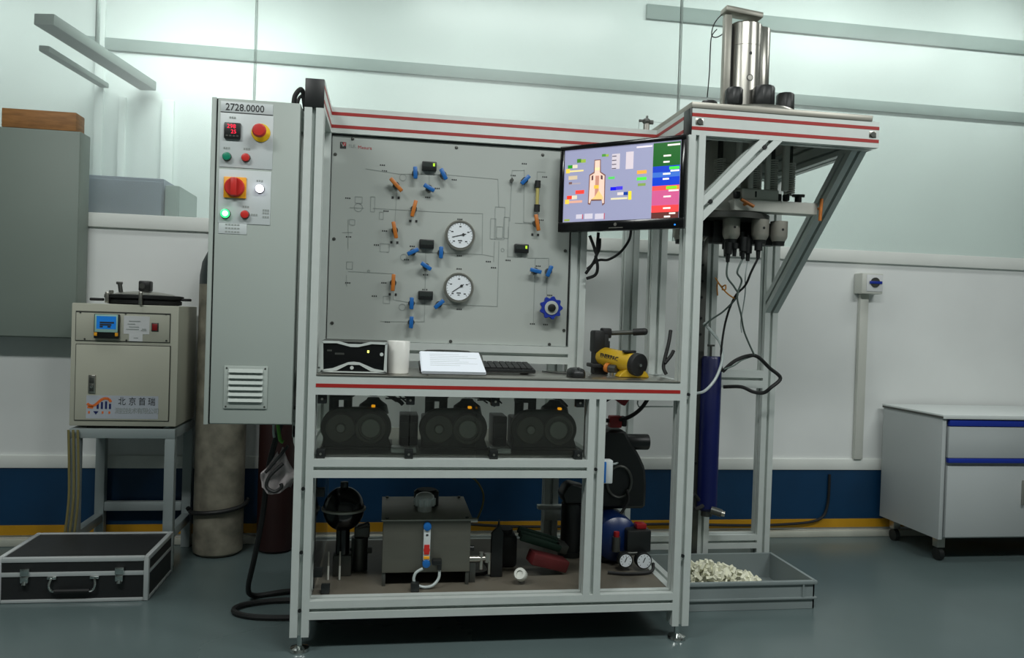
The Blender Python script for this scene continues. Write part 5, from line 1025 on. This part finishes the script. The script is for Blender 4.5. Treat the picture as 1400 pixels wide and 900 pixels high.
b = B('rubber'); b.tube([(-0.045, 0.085, 0.60), (-0.085, 0.082, 0.56), (-0.095, 0.082, 0.525), (-0.07, 0.080, 0.508), (-0.048, 0.08, 0.522), (-0.050, 0.082, 0.535)], 0.006); b.tube([(-0.03, 0.08, 0.66), (-0.06, 0.08, 0.62), (-0.10, 0.085, 0.57)], 0.005); single('hooked_cable', b, 'black cable hooked around the white cloth on the left post', 'cable')

# ------------------------------------------------------------------ left: oven on a stand
OX0, OX1, OY0, OY1, OZ0, OZ1 = -1.005, -0.585, 0.90, 1.22, 0.600, 1.108
ov = thing('heating_bath', 'beige heating bath with blue display and locking door, on a grey steel stand', 'heating bath', (-0.79, 1.06, OZ0))
b = B('beige'); b.box(OX0, OX1, OY0 + 0.004, OY1, OZ0, OZ1, 0.004); obj('body', b, ov)
def opx(x, y): return XZ0(x, y)
x0, x1 = -0.985, -0.620
b = B('beige_d'); b.box(-0.988, -0.617, OY0 + 0.0015, OY0 + 0.0045, 0.952, 1.076); b.box(-0.985, -0.613, OY0 + 0.0015, OY0 + 0.0045, 0.622, 0.940); obj('seams', b, ov)
b = B('beige'); b.box(-0.985, -0.620, OY0 - 0.001, OY0 + 0.002, 0.955, 1.069, 0.001); cpn = obj('control_panel', b, ov)
b = B('beige'); b.box(-0.982, -0.616, OY0 - 0.003, OY0 + 0.002, 0.625, 0.937, 0.002); dr = obj('door', b, ov)
dx0, dz0 = (-0.911, 0.965); dx1, dz1 = (-0.814, 1.066)
b = B('black'); b.box(dx0, dx1, OY0 - 0.018, OY0 - 0.0012, dz0, dz1, 0.003); dd = obj('display_unit', b, cpn)
b = B('lcd_frame'); b.box(dx0 + 0.004, dx1 - 0.004, OY0 - 0.020, OY0 - 0.018, dz0 + 0.026, dz1 - 0.002, 0.0008); b.use('lcd_blue').box(dx0 + 0.011, dx1 - 0.010, OY0 - 0.0205, OY0 - 0.0195, dz0 + 0.039, dz1 - 0.009); obj('lcd', b, dd, 'blue liquid crystal display')
b = B('print_k')
for r, w_ in ((0.062, 0.055), (0.053, 0.045), (0.045, 0.012)): 
    for k in range(2 if r < 0.05 else 1): b.box(dx0 + 0.024 + k * 0.03, dx0 + 0.024 + k * 0.03 + w_, OY0 - 0.0212, OY0 - 0.0204, dz0 + r, dz0 + r + 0.007)
obj('figures', b, dd)
for x in (dx0 + 0.002, dx1 - 0.014):
    b = B('amber'); b.box(x, x + 0.012, OY0 - 0.0205, OY0 - 0.018, dz0 + 0.010, dz0 + 0.024, 0.001); obj('key', b, dd, 'amber key')
sx, sz = (-0.8, 0.986); sx2, sz2 = (-0.699, 1.061)
b = B('sticker'); b.box(sx, sx2, OY0 - 0.002, OY0 - 0.001, sz, sz2); b.box(sx + 0.022, sx2 - 0.026, OY0 - 0.0026, OY0 - 0.001, sz - 0.030, sz + 0.002); st = obj('inspection_stickers', b, cpn)
b = B('print_g')
for k, (u, v, w_) in enumerate(((0.02, 0.052, 0.045), (0.015, 0.040, 0.03), (0.02, 0.028, 0.04), (0.01, 0.018, 0.05), (0.068, 0.014, 0.022), (0.072, 0.020, 0.016), (0.04, -0.018, 0.018))): b.box(sx + u, sx + u + w_, OY0 - 0.0031, OY0 - 0.0019, sz + v, sz + v + 0.003)
obj('sticker_print', b, st)
rx, rz = (-0.677, 1.017)
b = B('steel_dark'); b.box(rx - 0.014, rx + 0.014, OY0 - 0.004, OY0 - 0.001, rz - 0.018, rz + 0.018, 0.001); sw = obj('rocker_switch', b, cpn)
b = B('darkred'); b.box(rx - 0.010, rx + 0.010, OY0 - 0.008, OY0 - 0.004, rz - 0.014, rz + 0.014, 0.001); obj('rocker', b, sw, 'dark red rocker')
for c in ((-0.95, 0.96), (-0.788, 0.959), (-0.631, 0.962), (-0.794, 1.07), (-0.635, 1.072), (-0.969, 1.07)):
    b = B('steel_dark'); b.cyl((c[0], OY0 - 0.003, c[1]), (c[0], OY0 - 0.001, c[1]), 0.004, n=8); obj('screw', b, cpn)
lx, lz = (-0.916, 0.775)
b = B('steel'); b.box(lx - 0.014, lx + 0.014, OY0 - 0.010, OY0 - 0.003, lz - 0.038, lz + 0.038, 0.003); b.use('steel_dark').box(lx - 0.008, lx + 0.008, OY0 - 0.0115, OY0 - 0.010, lz - 0.030, lz - 0.002, 0.0005); b.use('chrome').cyl((lx, OY0 - 0.014, lz - 0.012), (lx, OY0 - 0.010, lz - 0.012), 0.006, n=14); b.use('steel_dark').box(lx - 0.009, lx + 0.009, OY0 - 0.0112, OY0 - 0.010, lz + 0.004, lz + 0.028, 0.0005); obj('door_lock', b, dr)
gx0, gz0 = (-0.937, 0.632); gx1, gz1 = (-0.656, 0.728)
b = B('logo_bg'); b.box(gx0, gx1, OY0 - 0.0036, OY0 - 0.003, gz0, gz1); lg = obj('maker_sticker', b, dr)
k0 = (gx1 - gx0) / 1120.0       # sticker zoom units to metres
def lp(u, v): return (gx0 + (u - 90) * k0, gz1 - (v - 30) * (gz1 - gz0) / 340.0)
b = B('logo_or'); LY = OY0 - 0.0036
b.strip([lp(105, 150), lp(130, 170), lp(170, 185), lp(215, 180), lp(260, 145), lp(310, 100), lp(350, 78), lp(395, 70), lp(440, 82), lp(470, 125)], 0.0105, LY)
b.strip([lp(110, 200), lp(160, 205), lp(200, 205)], 0.010, LY)
for u in (135, 345, 450): b.box(lp(u - 14, 0)[0], lp(u + 14, 0)[0], LY - 0.0008, LY, lp(0, 298)[1], lp(0, 262)[1])
b.use('logo_bl')
for u, vt_ in ((268, 150), (332, 125), (396, 115), (458, 150)): b.box(lp(u - 16, 0)[0], lp(u + 16, 0)[0], LY - 0.001, LY, lp(0, 228)[1], lp(0, vt_)[1])
b.xz([lp(200, 262), lp(285, 262), lp(240, 312)], LY - 0.0008, 0.0008); obj('maker_emblem', b, lg)
b = B('print_k')
for ch, u in zip('\u5317\u4eac\u9996\u745e', (580, 742, 895, 1045)): b.text(ch, lp(u, 0)[0], lp(0, 158)[1], 0.036, LY - 0.0004, 0.85)
b.use('print_g')
for k, ch in enumerate('\u6d4b\u63a7\u6280\u672f\u6709\u9650\u516c\u53f8'): b.text(ch, lp(530 + k * 86, 0)[0], lp(0, 285)[1], 0.027, LY - 0.0004, 0.9)
obj('maker_name', b, lg)
# stand
sd = thing('steel_stand', 'light grey square tube stand carrying the heating bath', 'stand', (-0.79, 1.06, 0))
for x in (OX0 + 0.003, OX1 - 0.043):
    for y in (0.902, 1.210):
        b = B('stand'); b.box(x, x + 0.040, y, y + 0.040, 0.001, 0.548, 0.002); obj('leg', b, sd)
for y in (0.902, 1.210):
    b = B('stand'); b.box(OX0 + 0.003, OX1 - 0.003, y, y + 0.04, 0.549, 0.589, 0.002); obj('rail', b, sd)
for x in (OX0 + 0.003, OX1 - 0.043):
    b = B('stand'); b.box(x, x + 0.04, 0.943, 1.209, 0.549, 0.589, 0.002); obj('rail', b, sd)
    b = B('stand'); b.box(x + 0.002, x + 0.038, 0.943, 1.209, 0.12, 0.158, 0.002); obj('stretcher', b, sd)
b = B('stand'); b.box(OX0 + 0.044, OX1 - 0.044, 1.212, 1.248, 0.17, 0.21, 0.002); obj('stretcher', b, sd)
b = B('black'); b.box(OX0 + 0.06, OX1 - 0.06, 0.93, 1.2, 0.589, 0.600); obj('rubber_pad', b, sd)
for x, lb in ((-1.000, 'yellowed rubber hose hanging in front of the stand leg, leftmost of three'), (-0.982, 'yellowed rubber hose hanging in front of the stand leg, between two others'), (-0.964, 'yellowed rubber hose hanging in front of the stand leg, nearest the middle of the stand')):
    b = B('hose_y'); b.tube([(x, 0.888, 0.585), (x + 0.006, 0.886, 0.45), (x + 0.008, 0.887, 0.30), (x - 0.004, 0.887, 0.15), (x - 0.02, 0.888, 0.010)], 0.005)
    single('rubber_hose', b, lb, 'hose', 'yellowed hoses under the heating bath')
# clamped lid of the bath
lcx, lcy = -0.765, 1.055
b = B('rubber'); b.lathe([(0, 0), (0.135, 0), (0.15, 0.004), (0.15, 0.018), (0.145, 0.02), (0.145, 0.026), (0.158, 0.027), (0.158, 0.040), (0.14, 0.043), (0, 0.043)], (lcx, lcy, OZ1 + 0.0005), n=48); ld = obj('clamped_lid', b, ov, 'round black clamped lid with steel cover')
b = B('steel'); b.lathe([(0, 0.043), (0.125, 0.043), (0.11, 0.050), (0.05, 0.058), (0, 0.060)], (lcx, lcy, OZ1 + 0.0005), n=48); obj('steel_cover', b, ld)
b = B('black'); b.box(lcx - 0.020, lcx + 0.028, lcy - 0.03, lcy + 0.02, OZ1 + 0.0600, OZ1 + 0.105, 0.006); b.use('steel_dark').cyl((lcx - 0.004, lcy - 0.032, OZ1 + 0.082), (lcx - 0.004, lcy - 0.028, OZ1 + 0.082), 0.012, n=14); obj('lid_knob', b, ld)
b = B('steel_dark'); b.cyl((lcx - 0.098, lcy, OZ1 + 0.05), (lcx - 0.104, lcy, OZ1 + 0.09), 0.009, n=12); b.box(lcx - 0.118, lcx - 0.092, lcy - 0.006, lcy + 0.006, OZ1 + 0.086, OZ1 + 0.098, 0.003); obj('relief_valve', b, ld)
b = B('steel'); b.cyl((lcx - 0.118, lcy - 0.06, OZ1 + 0.043), (lcx - 0.118, lcy - 0.06, OZ1 + 0.058), 0.009, n=10); b.box(lcx - 0.126, lcx - 0.110, lcy - 0.115, lcy - 0.095, OZ1 + 0.004, OZ1 + 0.05, 0.003); b.box(lcx + 0.022, lcx + 0.036, lcy - 0.166, lcy - 0.150, OZ1 + 0.002, OZ1 + 0.055, 0.003); obj('clamp_bolt', b, ld)
b = B('rubber'); b.box(lcx + 0.15, lcx + 0.19, lcy - 0.02, lcy + 0.02, OZ1 + 0.022, OZ1 + 0.034, 0.004); b.box(lcx - 0.205, lcx - 0.15, lcy - 0.06, lcy - 0.04, OZ1 + 0.012, OZ1 + 0.024, 0.004); obj('clamp_ear', b, ld)
# wall hung cabinet and wooden box at the far left
tc3 = thing('wall_cabinet', 'tall grey wall cabinet at the left edge, hanging behind the heating bath', 'cabinet', (-1.3, 1.2, 0.95))
b = B('cab2'); b.box(-1.56, -1.074, 1.152, 1.2615, 0.95, 1.862, 0.004); obj('body', b, tc3)
b = B('cab2'); b.box(-1.557, -1.077, 1.145, 1.1515, 0.955, 1.857, 0.002); d = obj('door', b, tc3)
b = B('steel'); b.box(-1.53, -1.51, 1.131, 1.145, 1.42, 1.52, 0.003); obj('handle', b, d)
b = B('wood'); b.box(-1.40, -1.098, 1.155, 1.255, 1.8625, 1.945, 0.003); single('wooden_box', b, 'small brown wooden box on top of the tall grey wall cabinet', 'box')
# black flight case
fc = thing('instrument_case', 'black instrument case with aluminium edges lying on the floor below the heating bath', 'case', (-0.8, 0.70, 0))
X0, X1, Y0, Y1, Z1 = -1.10, -0.574, 0.522, 0.868, 0.168
b = B('case_blk'); b.box(X0 + 0.004, X1 - 0.004, Y0 + 0.004, Y1 - 0.004, 0.004, Z1 - 0.004); obj('shell', b, fc)
def edge(x0, x1, y0, y1, z0, z1, r=0.003):
    b = B('case_alu'); b.box(x0, x1, y0, y1, z0, z1, r); obj('aluminium_edge', b, fc)
e = 0.018
for y0, y1 in ((Y0, Y0 + e), (Y1 - e, Y1)):
    edge(X0 + e, X1 - e, y0, y1, Z1 - e, Z1); edge(X0 + e, X1 - e, y0, y1, 0.001, 0.001 + e * 0.7)
    for x0, x1 in ((X0, X0 + e), (X1 - e, X1)): edge(x0, x1, y0, y1, 0.001, Z1)
for x0, x1 in ((X0, X0 + e), (X1 - e, X1)):
    edge(x0, x1, Y0 + e, Y1 - e, Z1 - e, Z1); edge(x0, x1, Y0 + e, Y1 - e, 0.001, 0.001 + e * 0.7)
edge(X0 + e, X1 - e, Y0 + 0.0005, Y0 + 0.006, 0.098, 0.114, 0.001); edge(X1 - 0.006, X1 - 0.0005, Y0 + e, Y1 - e, 0.100, 0.112, 0.001)
for x in (-0.675, -1.0):
    b = B('chrome'); b.box(x - 0.016, x + 0.016, Y0 - 0.008, Y0 + 0.002, 0.102, 0.130, 0.002); b.box(x - 0.014, x + 0.014, Y0 - 0.011, Y0 + 0.002, 0.078, 0.102, 0.003); b.cyl((x, Y0 - 0.010, 0.068), (x, Y0 - 0.002, 0.082), 0.010, n=14); obj('latch', b, fc)
b = B('chrome'); b.box(-0.778, -0.746, Y0 - 0.006, Y0 + 0.002, 0.088, 0.098, 0.002); b.tube([(-0.760, Y0 - 0.006, 0.09), (-0.756, Y0 - 0.012, 0.07), (-0.762, Y0 - 0.014, 0.052), (-0.775, Y0 - 0.014, 0.047)], 0.005); b.box(-0.925, -0.893, Y0 - 0.006, Y0 + 0.002, 0.088, 0.098, 0.002); b.tube([(-0.910, Y0 - 0.006, 0.09), (-0.914, Y0 - 0.012, 0.07), (-0.908, Y0 - 0.014, 0.052), (-0.895, Y0 - 0.014, 0.047)], 0.005)
b.use('rubber').cyl((-0.895, Y0 - 0.014, 0.047), (-0.775, Y0 - 0.014, 0.047), 0.008, n=12); obj('carry_handle', b, fc)
